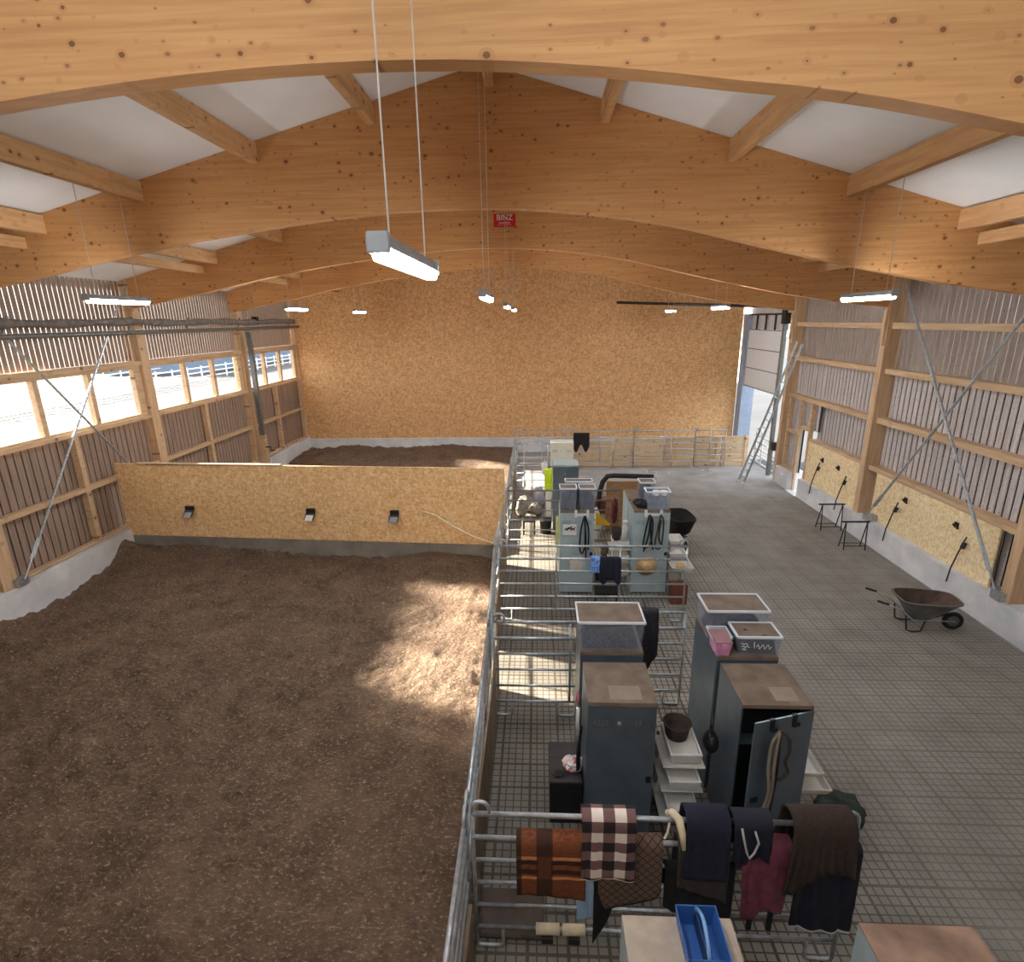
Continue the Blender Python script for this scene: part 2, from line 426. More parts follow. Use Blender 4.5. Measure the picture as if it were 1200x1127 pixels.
m = M(); m.box(-12.6, 10.4, -1.1, -1.0, -.1, 7.7); struct('wall_back', m, OSBP)  # unseen, added behind the camera; height set to limit light from the back
m = M()
xs = [ROOF_X0+(9.75-ROOF_X0)*i/24 for i in range(25)]
for i in range(24):
    a, b2 = xs[i], xs[i+1]
    m.hexa([(a,END,.7),(b2,END,.7),(b2,END+.05,.7),(a,END+.05,.7),(a,END,roofz(a)),(b2,END,roofz(b2)),(b2,END+.05,roofz(b2)),(a,END+.05,roofz(a))])
struct('wall_far', m, OSBF)
def skew(m, p0, p1, th, z0, z1):
    d = (Vector(p1)-Vector(p0)).normalized(); n = Vector((-d.y, d.x))*th
    a = Vector(p0); b2 = Vector(p1)
    m.hexa([(a.x,a.y,z0),(b2.x,b2.y,z0),(b2.x+n.x,b2.y+n.y,z0),(a.x+n.x,a.y+n.y,z0),(a.x,a.y,z1),(b2.x,b2.y,z1),(b2.x+n.x,b2.y+n.y,z1),(a.x+n.x,a.y+n.y,z1)])
m = M(); skew(m, (-11.9,14.6), (-.87,13.9), .07, .66, 2.8); struct('wall_partition', m, OSBP)
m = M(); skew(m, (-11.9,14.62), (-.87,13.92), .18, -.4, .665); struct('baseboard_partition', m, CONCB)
m = M(); skew(m, (-11.2,14.5), (-7.0,14.26), .12, 2.8, 2.835); struct('trim_1', m, RAILW)

# ceiling, beams, purlins
m = M()
for (a, b2) in ((-12.6,-.9), (-.9,10.6)):
    m.hexa([(a,-1,roofz(a)),(b2,-1,roofz(b2)),(b2,END+.1,roofz(b2)),(a,END+.1,roofz(a)),(a,-1,roofz(a)+.1),(b2,-1,roofz(b2)+.1),(b2,END+.1,roofz(b2)+.1),(a,END+.1,roofz(a)+.1)])
struct('ceiling', m, CEIL)
blabel = ['curved spruce roof beam nearest the viewer, crossing the top of the view', 'second curved spruce roof beam, directly in front of the red sign beam', 'third curved spruce roof beam, the one bearing the red sign', 'farthest curved spruce roof beam, just before the far chipboard wall']
for i, yc in enumerate([5.16]+CY):
    m = M(); n = 60; y0, y1 = yc-.11, yc+.11; x0, x1 = -12.2, 10.15
    for k in range(n):
        a = x0+(x1-x0)*k/n; b2 = x0+(x1-x0)*(k+1)/n
        pass
        za, zb = [archz(q)+(0 if i else .045+max(0, q-1.5)*.043) for q in (a, b2)]
        m.hexa([(a,y0,za),(b2,y0,zb),(b2,y1,zb),(a,y1,za),(a,y0,roofz(a)-.005),(b2,y0,roofz(b2)-.005),(b2,y1,roofz(b2)-.005),(a,y1,roofz(a)-.005)])
    struct('arched_beam', m, GLU, label=blabel[i], cat='beam')
PX = [(-9.17,'fourth'),(-7.2,'third'),(-5.0,'second'),(-2.86,'first')]
PXR = [(1.15,'first'),(3.33,'second'),(5.39,'third'),(7.35,'fourth')]
bays = [(-1,5.05,'before the nearest roof beam'),(5.27,10.79,'between the first and second roof beams'),(11.01,16.54,'between the second and third roof beams'),(16.76,22.39,'between the third and fourth roof beams'),(22.61,END,'between the last roof beam and far wall')]
for (y0, y1, bn) in bays[1:]:
    for x, nm, side in [(x, nm, 'left') for x, nm in PX]+[(x, nm, 'right') for x, nm in PXR]+[(-.8,'ridge','')]:
        m = M(); w = .07; z1 = min(roofz(x-w), roofz(x+w))-.004; d = .33 if nm != 'ridge' else .3
        m.box(x-w, x+w, y0, y1, z1-d, z1)
        lab = 'timber roof purlin along the ridge '+bn if nm == 'ridge' else 'timber purlin, %s on the %s of the ridge, %s' % (nm, side, bn)
        struct('roof_purlin', m, PUR, label=lab, cat='purlin')
    for x, side in ((-9.62,'left'), (7.75,'right')):
        m = M(); z1 = roofz(x)-.28; m.box(x-.08, x+.08, y0, y1, z1-.2, z1)
        struct('eaves_beam', m, PUR, label='timber eaves beam on the %s %s' % (side, bn), cat='beam')

# posts
for i, y in enumerate([10.87,16.69,22.6]):
    m = M(); m.box(-12.34, -11.89, y-.18, y+.18, .83, 7.9)
    struct('timber_post', m, POST, label='timber wall post on the left, %s from the viewer' % ['first','second','third'][i], cat='post')
for i, (y, z0) in enumerate([(10.87,.7),(16.54,.7),(22.42,0)]):
    m = M(); m.box(9.72, 10.15, y-.12, y+.12, z0, 7.75)
    m.box(9.66, 9.72, y-.06, y+.06, 5.65, 6.62)
    struct('timber_post', m, POST, label='timber wall post on the right, %s' % ['nearest the wheelbarrow','between the two chipboard panels','beside the big sectional door'][i], cat='post')
m = M(); m.box(-12.1, -11.9, END-.15, END, .83, 7.6); struct('trim_2', m, POST)

# left wall trims and windows
nt_ = [2]
def trim(m, mat):
    nt_[0] += 1; return struct('trim_%d' % nt_[0], m, mat)
LB = [(11.06,16.5),(16.88,22.41),(22.79,27.7)]
for (y0, y1) in [(4.9,10.68)]+LB:
    for z, h, x in ((3.78,.1,-11.9), (5.36,.14,-11.9)):
        m = M(); m.box(-12.1, x, y0, y1, z, z+h); trim(m, RAILW)
    m = M(); m.box(-12.1, -11.93, y0, y1, 2.3, 2.42); trim(m, RAILW)
    m = M(); m.box(-12.1, -11.95, y0, y1, .86, .93); trim(m, RAILW)
    yc = (y0+y1)/2-.2
    m = M(); m.box(-12.1, -11.92, yc-.07, yc+.07, .86, 3.78); trim(m, RAILW)
for wi, (y0, y1) in enumerate(LB):
    w = thing('window_%d' % (wi+1), 'three-pane timber window on the left wall, %s' % ['nearest, behind the crossed steel braces','middle one','farthest, next to the far wall'][wi], 'window', (-12,(y0+y1)/2,3.88)); w['kind'] = 'structure'
    m = M(); fy0, fy1 = y0+.0, y1-.0
    m.box(-12.12, -11.98, fy0, fy1, 3.88, 3.95); m.box(-12.12, -11.98, fy0, fy1, 5.28, 5.36); m.box(-12.12, -11.98, fy0, fy0+.1, 3.95, 5.28); m.box(-12.12, -11.98, fy1-.3, fy1, 3.95, 5.28)
    m.build('window_frame', RAILW, w)
    u = (fy1-.3-fy0-.1)/3
    for k in (1, 2):
        m = M(); yy = fy0+.1+u*k; m.box(-12.12, -11.98, yy-.07, yy+.07, 3.95, 5.28); m.build('mullion', RAILW, w)
    for k in range(3):
        m = M(); m.box(-12.07, -12.06, fy0+.1+u*k+(.07 if k else 0), fy0+.1+u*(k+1)-(.07 if k < 2 else 0), 3.95, 5.28); m.build('pane', PANE, w)

# right wall rails, chipboard, small doorway
RB = [(11.0,16.42),(16.66,22.3)]
for (y0, y1) in [(5.0,10.75)]+RB:
    for z in (6.27,5.03,3.63):
        m = M(); m.box(9.84, 10.1, y0, y1, z-.16, z); trim(m, RAILW)
for (y0, y1) in ((11.0,16.42),(16.66,20.2),(5.0,10.75)):
    m = M(); m.box(9.84, 10.1, y0, y1, 2.08, 2.22); trim(m, RAILW)
m = M(); m.box(9.86, 9.9, 11.5, 16.0, .7, 2.09); struct('wall_right_panel_near', m, OSBR)
m = M(); m.box(9.82, 9.9, 16.66, 20.18, .7, 2.12); struct('wall_right_panel_far', m, OSBR)
for (y, z0, z1) in ((20.2,.7,3.5),(20.99,.02,3.5),(22.0,.7,3.5)):
    m = M(); m.box(9.8, 9.93 if z0 > .1 else 9.87, y-.06, y+.06, z0, z1); trim(m, RAILW)
for (y0, y1, z) in ((20.26,20.92,2.5),(21.04,21.94,2.2),(21.04,21.94,.74)):
    m = M(); m.box(9.82, 9.93, y0, y1, z-.06, z+.06); trim(m, RAILW)
m = M(); m.box(9.6, 10.6, 20.26, 21.08, -.02, .02); struct('floor_threshold', m, CONC)

# big sectional door, partly raised
d = thing('door_1', 'white sectional overhead door on the right, partly raised', 'door', (9.85,25.6,0)); d['kind'] = 'structure'
zs = [6.6,5.92,5.08,4.21,3.37]
for k in range(1, 4):
    m = M(); m.box(9.86, 9.92, 23.35, 28.5, zs[k+1]+.02, zs[k]-.02); m.build('door_section', GLASSY, d)
for k in range(1, 5):
    m = M(); m.box(9.85, 9.92, 23.35, 28.5, zs[k]-.02, zs[k]+.02); m.build('seam_strip', GALVD, d)
m = M()
for k in range(6):
    y = 23.45+k*1.0; m.box(9.87, 9.92, y-.04, y+.04, 5.94, 6.56)
m.box(9.87, 9.92, 23.35, 28.5, 6.54, 6.62); m.build('window_bars', IRON, d)
m = M(); m.box(9.97, 9.99, 23.35, 28.5, 5.94, 6.54); m.build('door_glazing', BOARDR, d)
m = M(); m.box(9.72, 9.86, 23.15, 23.3, 0, 6.7); m.build('guide_track', GALVD, d)
m = M(); m.tube([(9.3,22.95,6.85),(3.6,26.5,7.2)], .06); m.box(9.6, 9.85, 22.8, 23.2, 6.2, 6.75); m.build('spring_shaft', IRON, d)
m = M(); m.box(9.7, 9.85, 22.85, 23.05, 1.15, 1.5); m.build('control_box', BLACK, d)
m = M(); m.box(9.78, 10.35, 27.2, 27.84, -.1, 6.6); struct('trim_60', m, flat('blue_grey_jamb', (150,164,184), .6, 0, .08))

# ------------------------------------------------------------------ braces, curtain tubes
def brace(label, a, b2, xr=.035):
    t = thing('wall_brace', label, 'brace', a)
    A = Vector(a); B = Vector(b2); p = A+(B-A)*.12
    m = M(); m.tube([p, B], xr, 8); m.build('rod', GALV, t)
    m = M(); m.tube([A, p], xr*.6, 6); m.build('turnbuckle', GALV, t)
    for yy in (-.05, .05): m = M(); m.tube([A+(B-A)*.06+Vector((0,yy,0)), p+Vector((0,yy,0))], xr*.5, 6); m.build('turnbuckle_bar', GALV, t)
    m = M(); m.box(A.x-.02, A.x+.25*(1 if A.x > 0 else -1), A.y-.13, A.y+.13, A.z-.13, A.z+.05); m.build('foot_plate', GALV, t)
brace('galvanised diagonal brace on the right wall, foot by the wheelbarrow', (9.6,10.95,.84), (9.6,15.8,7.3))
brace('galvanised diagonal brace on the right wall, foot near the trestles', (9.6,15.75,.84), (9.6,11.0,7.6))
brace('thin steel brace on left wall with its foot at the near plinth', (-11.72,11.05,.97), (-11.72,16.2,7.6), .028)
brace('thin steel brace on left wall running down behind the chipboard partition', (-11.72,16.3,.97), (-11.72,11.1,7.6), .028)
t = thing('wind_curtain_roller', 'long grey rolled wind curtain along the left wall above the windows', 'curtain roller', (-11.65,14,6.2))
m = M(); pts = [(-11.6+.02*math.sin(y*3), y, 6.6+.02*math.sin(y*1.3)+.0) for y in [4+i*.5 for i in range(47)]]
m.tube(pts, [.10+.025*math.sin(i*1.7) for i in range(47)], 10); m.build('rolled_sheet', flat('grey_sheet', (120,112,106), .8, 0, .25), t, smooth=True)
m = M(); m.tube([(-11.6,4,6.29),(-11.6,27.5,6.36)], .065, 10); m.build('roller_tube', GALVD, t, smooth=True)
for y in (11.9, 15.8, 18.5, 21.8, 26.4): m = M(); m.bar((-11.62,y,6.25), (-11.62,y+.3,6.75), .04, .04); m.build('bracket', GALVD, t)
m = M(); m.box(-11.7, -11.5, 23.2, 23.4, 6.5, 6.8); m.build('motor', IRON, t)
t = thing('drive_post', 'dark vertical drive post with hand crank before the third left post', 'post', (-11.6,22.6,.3))
m = M(); m.box(-11.68, -11.52, 22.5, 22.66, 2.0, 6.2); m.build('tube', GALVD, t)
m = M(); m.box(-11.7, -11.5, 22.48, 22.68, .25, 2.0); m.build('lower_sleeve', RAILW, t)
m = M(); m.tube([(-11.5,22.5,1.5),(-11.3,22.5,1.5),(-11.3,22.5,1.35),(-11.15,22.5,1.35)], .03); m.build('crank', IRON, t)

# ------------------------------------------------------------------ hanging lights
def light(x, y, z, top):
    t = thing('hanging_light', '', 'light', (x,y,z))
    m = M(); m.hexa([(x-.055,y-.72,z),(x+.055,y-.72,z),(x+.055,y+.72,z),(x-.055,y+.72,z),(x-.035,y-.72,z+.075),(x+.035,y-.72,z+.075),(x+.035,y+.72,z+.075),(x-.035,y+.72,z+.075)])
    m.build('housing', GREYP, t, bevel=.012)
    m = M(); m.hexa([(x-.04,y-.7,z-.06),(x+.04,y-.7,z-.06),(x+.04,y+.7,z-.06),(x-.04,y+.7,z-.06),(x-.054,y-.715,z),(x+.054,y-.715,z),(x+.054,y+.715,z),(x-.054,y+.715,z)])
    m.build('diffuser', LED, t, bevel=.012)
    for s in (-1, 1):
        m = M(); m.box(x-.058, x+.058, y+s*.735-.02, y+s*.735+.02, z-.025, z+.08); m.build('end_cap', GREYP, t, bevel=.01)
        m = M(); m.tube([(x,y+s*.5,z+.075),(x,y+s*.5,top)], .0055, 6); m.build('cord', CORDM, t)
    return t
L0 = {}
for x, zt, lab in ((-.8,10.3,'ridge'),(5.39,8.5,'right row'),(-7.2,8.72,'left row')):
    for k, y in enumerate({-.8:(3.72,9.25,15.4,19.9), 5.39:(9.8,17.4,23.7), -7.2:(9.75,17.1,23.2)}[x]):
        z = {-.8:6.86, 5.39:6.78, -7.2:6.93}[x]
        if k == 0:
            L0[x] = light(x, y, z, zt); o = L0[x]
        else: o = copytree(L0[x], (x,y,z), '')
        o['label'] = 'white LED tube lamp hanging in the %s, %s' % ({'ridge':'middle row under the ridge'}.get(lab, lab), ['nearest the viewer','second from the viewer','third from the viewer','farthest of the row'][k] if x == -.8 else ['nearest the viewer','second from the viewer','farthest of its row'][k])
        o['group'] = 'hanging lamps of the '+lab

# sign on third beam
t = thing('beam_sign', 'small red sign with white letters on the third roof beam', 'sign', (-.89,16.53,9.13))
m = M(); m.box(-1.19, -.59, 16.52, 16.54, 8.96, 9.29); m.build('board', flat('sign_red', (206,32,48), .5, 0, .04), t)
def text(s, size, loc, rot, mat, name, parent, ex=.003, bold=0):
    c = bpy.data.curves.new(name, 'FONT'); c.body = s; c.size = size; c.extrude = ex; c.offset = bold; c.align_x = 'CENTER'; c.align_y = 'CENTER'
    tmp = bpy.data.objects.new('tmp', c); COL.objects.link(tmp)
    me = bpy.data.meshes.new_from_object(tmp.evaluated_get(bpy.context.evaluated_depsgraph_get())); bpy.data.objects.remove(tmp)
    me.materials.clear(); me.materials.append(mat)
    o = bpy.data.objects.new(name, me); COL.objects.link(o)
    off = ORG[parent.name]; o.parent = parent; o.location = Vector(loc)-off; o.rotation_euler = rot
    return o
text('BINZ', .2, (-.89,16.515,9.19), (PI/2,0,0), WHITE, 'lettering', t, bold=.0025)
m = M(); m.box(-1.05, -.73, 16.514, 16.522, 9.05, 9.075); m.build('lettering_line', flat('sign_pale_line', (240,180,184), .5), t)
m = M(); m.box(-1.08, -.7, 16.514, 16.522, 9.0, 9.02); m.build('lettering_line', flat('sign_pale', (226,130,140), .5), t)

# ------------------------------------------------------------------ things on the walls
for i, (x, y) in enumerate(((-9.83,14.45),(-6.26,14.23),(-3.88,14.08))):
    t = thing('wall_flood_lamp', 'small black solar lamp on the chipboard partition, %s' % ['leftmost of three','middle one of three','rightmost, nearest the tube fence'][i], 'lamp', (x,y,1.4), 'black lamps on the partition')
    m = M(); m.box(x-.12, x+.12, y-.06, y+.02, 1.46, 1.6); m.build('bracket', BLACK, t, bevel=.01)
    m = M(); m.hexa([(x-.15,y-.2,1.3),(x+.11,y-.2,1.3),(x+.13,y-.05,1.45),(x-.13,y-.05,1.45),(x-.15,y-.16,1.36),(x+.11,y-.16,1.36),(x+.13,y-.05,1.5),(x-.13,y-.05,1.5)]); m.build('lamp_head', BLACK, t, bevel=.01)
    m = M(); m.hexa([(x-.13,y-.21,1.295),(x+.08,y-.21,1.295),(x+.1,y-.1,1.42),(x-.1,y-.1,1.42),(x-.13,y-.215,1.31),(x+.08,y-.215,1.31),(x+.1,y-.11,1.44),(x-.1,y-.11,1.44)]); m.build('lens', WHITE if i == 1 else GREYP, t)
m = M(); m.tube([(-3.13,13.98,1.62),(-2.7,13.9,1.5),(-2.3,13.8,1.26),(-1.7,13.7,.98),(-1.11,13.6,.82),(-.9,13.5,.85)], .022, 6)
tag(m.build('fence_tape', flat('white_tape', (238,226,200), .8), smooth=True, loc=(-2,13.8,.8)), 'white electric fence tape hanging from the partition to the tube fence', 'tape')
for i, y in enumerate((19.0,17.96,14.58,12.7)):
    t = thing('tie_ring', 'black tie ring on the right chipboard, %s' % ['nearest the small doorway','right of the farther strap','left of the middle timber brace','nearest the wheelbarrow'][i], 'ring', (9.82,y,1.72), 'tie rings on the right wall')
    xx = 9.86 if y < 16.5 else 9.82
    m = M(); m.box(xx-.025, xx, y-.06, y+.06, 1.68, 1.78); m.build('plate', IRON, t)
    m = M(); m.tube([(xx-.05-.05*math.sin(a), y+.07*math.cos(a)-.03, 1.69+.06*math.sin(a)) for a in [k*PI/5 for k in range(10)]], .014, 6, closed=True); m.build('ring', IRON, t)
for i, y in enumerate((19.15,17.42,14.78,12.27)):
    t = thing('tether_strap', 'thin black tether hanging down the right chipboard, %s' % ['nearest the small doorway','behind the farther trestle','beside the diagonal brace foot','above the wheelbarrow'][i], 'strap', (9.62,y,.45), 'black tethers on the right wall')
    m = M(); m.tube([(9.8,y,1.58),(9.7,y+.01,1.2),(9.62,y+.03,.8),(9.6,y+.05,.44)], .017, 6); m.build('strap', IRON, t)
    m = M(); m.tube([(9.79,y,1.44),(9.75,y,1.3)], .05, 8); m.build('clip', IRON, t)

# ladder
t = thing('extension_ladder', 'long aluminium ladder leaning on the right wall by the big door', 'ladder', (8.25,22.0,0))
f0 = Vector((8.2,22.2,0)); f1 = Vector((8.27,21.82,0)); g0 = Vector((9.6,21.55,5.6)); g1 = Vector((9.63,21.2,5.5))
for a, b2, nm in ((f0,g0,'side_rail'), (f1,g1,'side_rail')):
    m = M(); m.bar(a, b2, .04, .08); m.build(nm, GALV, t)
for k in range(1, 19):
    m = M(); q = k/19; m.tube([f0.lerp(g0, q), f1.lerp(g1, q)], .016, 6); m.build('rung', GALV, t)
for a in (f0, f1): m = M(); m.box(a.x-.06, a.x+.06, a.y-.06, a.y+.06, 0, .09); m.build('foot', WHITE, t)

# trestles
def trestle(lab, x0, x1, y0, y1):
    t = thing('steel_trestle', lab, 'trestle', ((x0+x1)/2,(y0+y1)/2,0), 'steel trestles by the right wall'); yc = (y0+y1)/2; H = .82
    m = M(); m.bar((x0-.08,yc,H), (x1+.1,yc,H), .04, .04); m.build('top_bar', IRON, t)
    for x in (x0, x1):
        for y in (y0, y1):
            m = M(); m.tube([(x,y,0),(x+.04,yc,H)], .016, 6); m.build('leg', IRON, t)
    for y in (y0, y1): m = M(); q = .15; m.tube([(x0+.04*q,y+(yc-y)*q,H*q),(x1+.04*q,y+(yc-y)*q,H*q)], .012, 6); m.build('brace', IRON, t)
trestle('black steel trestle by the right plinth, the farther of two', 8.88, 9.5, 16.72, 17.06)
trestle('black steel trestle by the right plinth, the nearer of two', 8.78, 9.38, 15.18, 15.45)

# wheelbarrow
def barrow(lab, c, ang, tubm, H=.72):
    t = thing('wheelbarrow', lab, 'wheelbarrow', (c[0],c[1],0)); x, y = c
    def R(m, start=0): return m.rot(ang, (x,y,0))
    m = M(); n = 24
    def ring(hx0, hx1, hy, z, k):
        out = []
        for i in range(n):
            a = 2*PI*i/n; cx = math.copysign(abs(math.cos(a))**.45, math.cos(a)); cy = math.copysign(abs(math.sin(a))**.45, math.sin(a))
            out.append((x+(hx1 if cx > 0 else hx0)*abs(cx)*(1 if cx > 0 else -1), y+hy*cy*(1-.12*max(cx,0)), z))
        return out
    rings = [ring(.24,.10,.20,.30,0), ring(.36,.36,.29,.50,0), ring(.52,.62,.37,H,0), ring(.55,.65,.40,H,0), ring(.55,.65,.40,H-.025,0), ring(.53,.63,.38,H-.03,0)]
    outer = [ring(.26,.12,.22,.29,0), ring(.38,.38,.31,.49,0), ring(.53,.63,.38,H-.03,0)]
    b0 = 0
    seq = rings+[outer[1], outer[0]]
    for r in seq: m.v += r
    for i in range(len(seq)-1):
        for k in range(n): m.f.append((i*n+k, i*n+(k+1) % n, (i+1)*n+(k+1) % n, (i+1)*n+k))
    m.f.append(tuple(range(n-1, -1, -1))); m.f.append(tuple((len(seq)-1)*n+k for k in range(n)))
    R(m).build('tub', flat('tub_metal', (112,112,112), .5, .3, .2) if tubm is RUST else tubm, t, smooth=True)
    m = M(); ins = [ring(.235,.095,.195,.306,0), ring(.355,.355,.285,.506,0), ring(.515,.615,.365,H+.002,0)]
    for r in ins: m.v += r
    for i in range(2):
        for k in range(n): m.f.append((i*n+k, i*n+(k+1) % n, (i+1)*n+(k+1) % n, (i+1)*n+k))
    m.f.append(tuple(range(n-1, -1, -1))); R(m).build('tub_lining', tubm, t, smooth=True)
    for s in (-1, 1):
        m = M(); m.tube([(x-.9,y+s*.30,.66),(x-.55,y+s*.29,.52),(x-.25,y+s*.24,.27),(x+.2,y+s*.16,.25),(x+.62,y+s*.07,.22)], .017, 8); R(m).build('frame_tube', GALV, t, smooth=True)
        m = M(); m.tube([(x-1.02,y+s*.30,.69),(x-.8,y+s*.30,.63)], .024, 8); R(m).build('grip', BLACK, t)
        m = M(); m.tube([(x-.42,y+s*.26,.40),(x-.36,y+s*.26,.05),(x-.24,y+s*.26,.014),(x-.08,y+s*.24,.03),(x,y+s*.2,.26)], .016, 8); R(m).build('leg', IRON, t, smooth=True)
        m = M(); m.bar((x+.2,y+s*.1,.3), (x+.45,y+s*.1,.42), .02, .03); R(m).build('strut', IRON, t)
    m = M(); m.tube([(x+.62+.16*math.cos(a), y, .205+.16*math.sin(a)) for a in [2*PI*k/20 for k in range(20)]], .045, 10, closed=True); w = R(m).build('wheel', RUB, t, smooth=True)
    m = M(); m.tube([(x+.62,y-.03,.205),(x+.62,y+.03,.205)], .115, 14); R(m).build('hub', GALVD, w)
    return t
barrow('grey metal wheelbarrow with rusty tub standing by the right plinth', (8.22,11.02), -.14, RUST)
barrow('dark wheelbarrow parked behind the middle lockers', (4.15,15.6), -1.45, RUB, .95)

# ------------------------------------------------------------------ corral panels
ZR = [1.8,1.5,1.21,.91,.6,.29]
def panel(lab, a, b2, ups=(0.0,1.0), group='tube panels', H=1.0, rails=ZR, mat=None, foot=True, hooks=(0,1), thick=True):
    mat = mat or GALV
    A = Vector((a[0],a[1],0)); B = Vector((b2[0],b2[1],0)); D = B-A; L = D.length; e = D.normalized()
    t = thing('corral_panel', lab, 'fence panel', (A+B)/2, group)
    for i, z in enumerate(rails):
        m = M(); r = .026 if i < 2 and thick else .02
        m.tube([A+Vector((0,0,z*H)), B+Vector((0,0,z*H))], r, 8); m.build('rail', mat, t, smooth=True)
    for u in ups:
        m = M(); p = A+D*u; m.tube([p+Vector((0,0,.04 if u in (0.0,1.0) else rails[-1]*H)), p+Vector((0,0,rails[0]*H))], .021, 8); m.build('upright', mat, t, smooth=True)
    if foot:
        for p, s in ((A, 1), (B, -1)):
            m = M(); q = p+e*s*.28; z = rails[-1]*H
            m.tube([p+Vector((0,0,z)), p+Vector((0,0,.05)), p+e*s*.04+Vector((0,0,.018)), q-e*s*.04+Vector((0,0,.018)), q+Vector((0,0,.05)), q+Vector((0,0,z))], .018, 8); m.build('foot', mat, t, smooth=True)
    for h in hooks:
        p = A if h == 0 else B; s = 1 if h == 0 else -1
        m = M(); m.tube([p+Vector((0,0,1.55*H))]+[p+e*s*(.085-.085*math.cos(k*PI/8))+Vector((0,0,1.86*H+.09*math.sin(k*PI/8))) for k in range(9)]+[p+e*s*.17+Vector((0,0,1.78*H))], .02, 8); m.build('coupling_hook', mat, t, smooth=True)
    return t
FX = [(-.70,1.0),(-.72,4.35),(-.80,8.0),(-.94,11.2),(-.9,14.9),(-.92,18.5),(-.93,21.4),(-.97,24.4)]
fl = ['at the very bottom of the view','beside the horse blankets','between the nearest lockers and sand','beside the middle lockers','just behind the partition end','beside the white feed sacks','nearest the far corner']
for i in range(len(FX)-1):
    panel('galvanised tube fence panel along the sand, '+fl[i], FX[i], FX[i+1], (0.0,.33,.66,1.0), 'tube panels along the sand')
panel('galvanised tube panel across the front, draped with horse blankets', (-.66,4.35), (3.06,4.33), (0.0,1.0), 'tube panels across the paddock boxes')
panel('galvanised tube panel across, left of the tall clear bin locker', (-.72,8.0), (.62,8.0), (0.0,.93), 'tube panels across the paddock boxes', hooks=(0,))
panel('short tube panel across between the nearest locker pairs', (1.72,8.35), (2.45,8.35), (0.0,1.0), 'tube panels across the paddock boxes', hooks=())
panel('galvanised tube panel across in front of the middle lockers', (-.86,11.15), (3.2,11.15), (0.0,.31,.65,1.0), 'tube panels across the paddock boxes')
panel('dark tube panel across behind the middle lockers', (-.85,15.2), (2.3,15.2), (0.0,1.0), 'tube panels across the paddock boxes', mat=GALVD)
panel('tube panel across at the back box, left of the far pale lockers', (-.85,21.5), (.4,21.5), (0.0,.25,1.0), 'tube panels across the paddock boxes')
xs = [-.9,1.3,4.3,7.0,8.35]
for i in range(4):
    panel('tube panel of the back row before the planks, %s' % ['leftmost, in the corner','second from the left','third from the left','rightmost'][i], (xs[i],24.35+.06*i), (xs[i+1],24.41+.06*i), (0.0,.5,1.0), 'tube panels of the back row', H=.94, mat=GALV)
for i, (x0, x1, z1) in enumerate(((1.5,3.4,1.2),(3.45,6.0,1.3),(6.05,8.2,1.35),(8.25,9.45,1.4))):
    t = thing('plank_screen', 'pale horizontal plank screen behind the back tube panels, %s' % ['leftmost','second from the left','third from the left','rightmost beside the ladder'][i], 'plank screen', ((x0+x1)/2,24.8,0), 'plank screens of the back row')
    n = 5
    for k in range(n):
        m = M(); m.box(x0, x1, 24.78, 24.82, .02+z1*k/n, z1*(k+1)/n-.02); m.build('plank', PLANK, t)
    for x in (x0+.12, x1-.12): m = M(); m.box(x-.06, x+.06, 24.71, 24.78, 0, z1); m.build('batten', PLANK, t)
# outside gate behind the big door
t = thing('field_gate', 'white tube gate standing in the big doorway', 'gate', (10.05,24.3,0))
for z in (.1,.4,.7,1.0,1.28):
    m = M(); m.tube([(10.05,23.3,z),(10.05,25.5,z)], .03, 8); m.build('rail', WHITE, t, smooth=True)
for y in (23.3,24.8,25.5): m = M(); m.tube([(10.05,y,0),(10.05,y,1.5)], .035, 8); m.build('upright', WHITE, t, smooth=True)
m = M(); m.tube([(10.05,25.2-.35*math.cos(a),1.3+.35*math.sin(a)) for a in [k*PI/8 for k in range(9)]], .025, 6); m.build('hoop', WHITE, t)
t = thing('field_gate', 'white tube gate seen outside the small doorway', 'gate', (11.2,21.5,0))
for z in (.3,.7,1.1,1.5):
    m = M(); m.tube([(11.2,20.0,z),(11.2,23.0,z)], .04, 8); m.build('rail', WHITE, t, smooth=True)
for y in (20.0,23.0): m = M(); m.tube([(11.2,y,0),(11.2,y,1.6)], .04, 8); m.build('upright', WHITE, t)
KB = flat('kick_board_shade', (132,114,94), .85, 0, .2, 3)
for i, (y0, y1, x, h, lab) in enumerate(((1.0,4.2,-.69,.8,'at the bottom of the view'),(4.45,8.7,-.72,1.05,'left of the black chest'),(9.95,11.0,-.84,1.05,'just before the middle cross panel'),(11.3,13.85,-.87,1.15,'just behind the middle cross panel'),(18.7,21.3,-.87,1.1,'beside the heaped sacks'))):
    m = M(); m.box(x-.015, x+.015, y0, y1, 0, h)
    tag(m.build('kick_board', KB, loc=(x,(y0+y1)/2,0)), 'timber kick board along the tube fence, '+lab, 'board', 'kick boards along the fence')

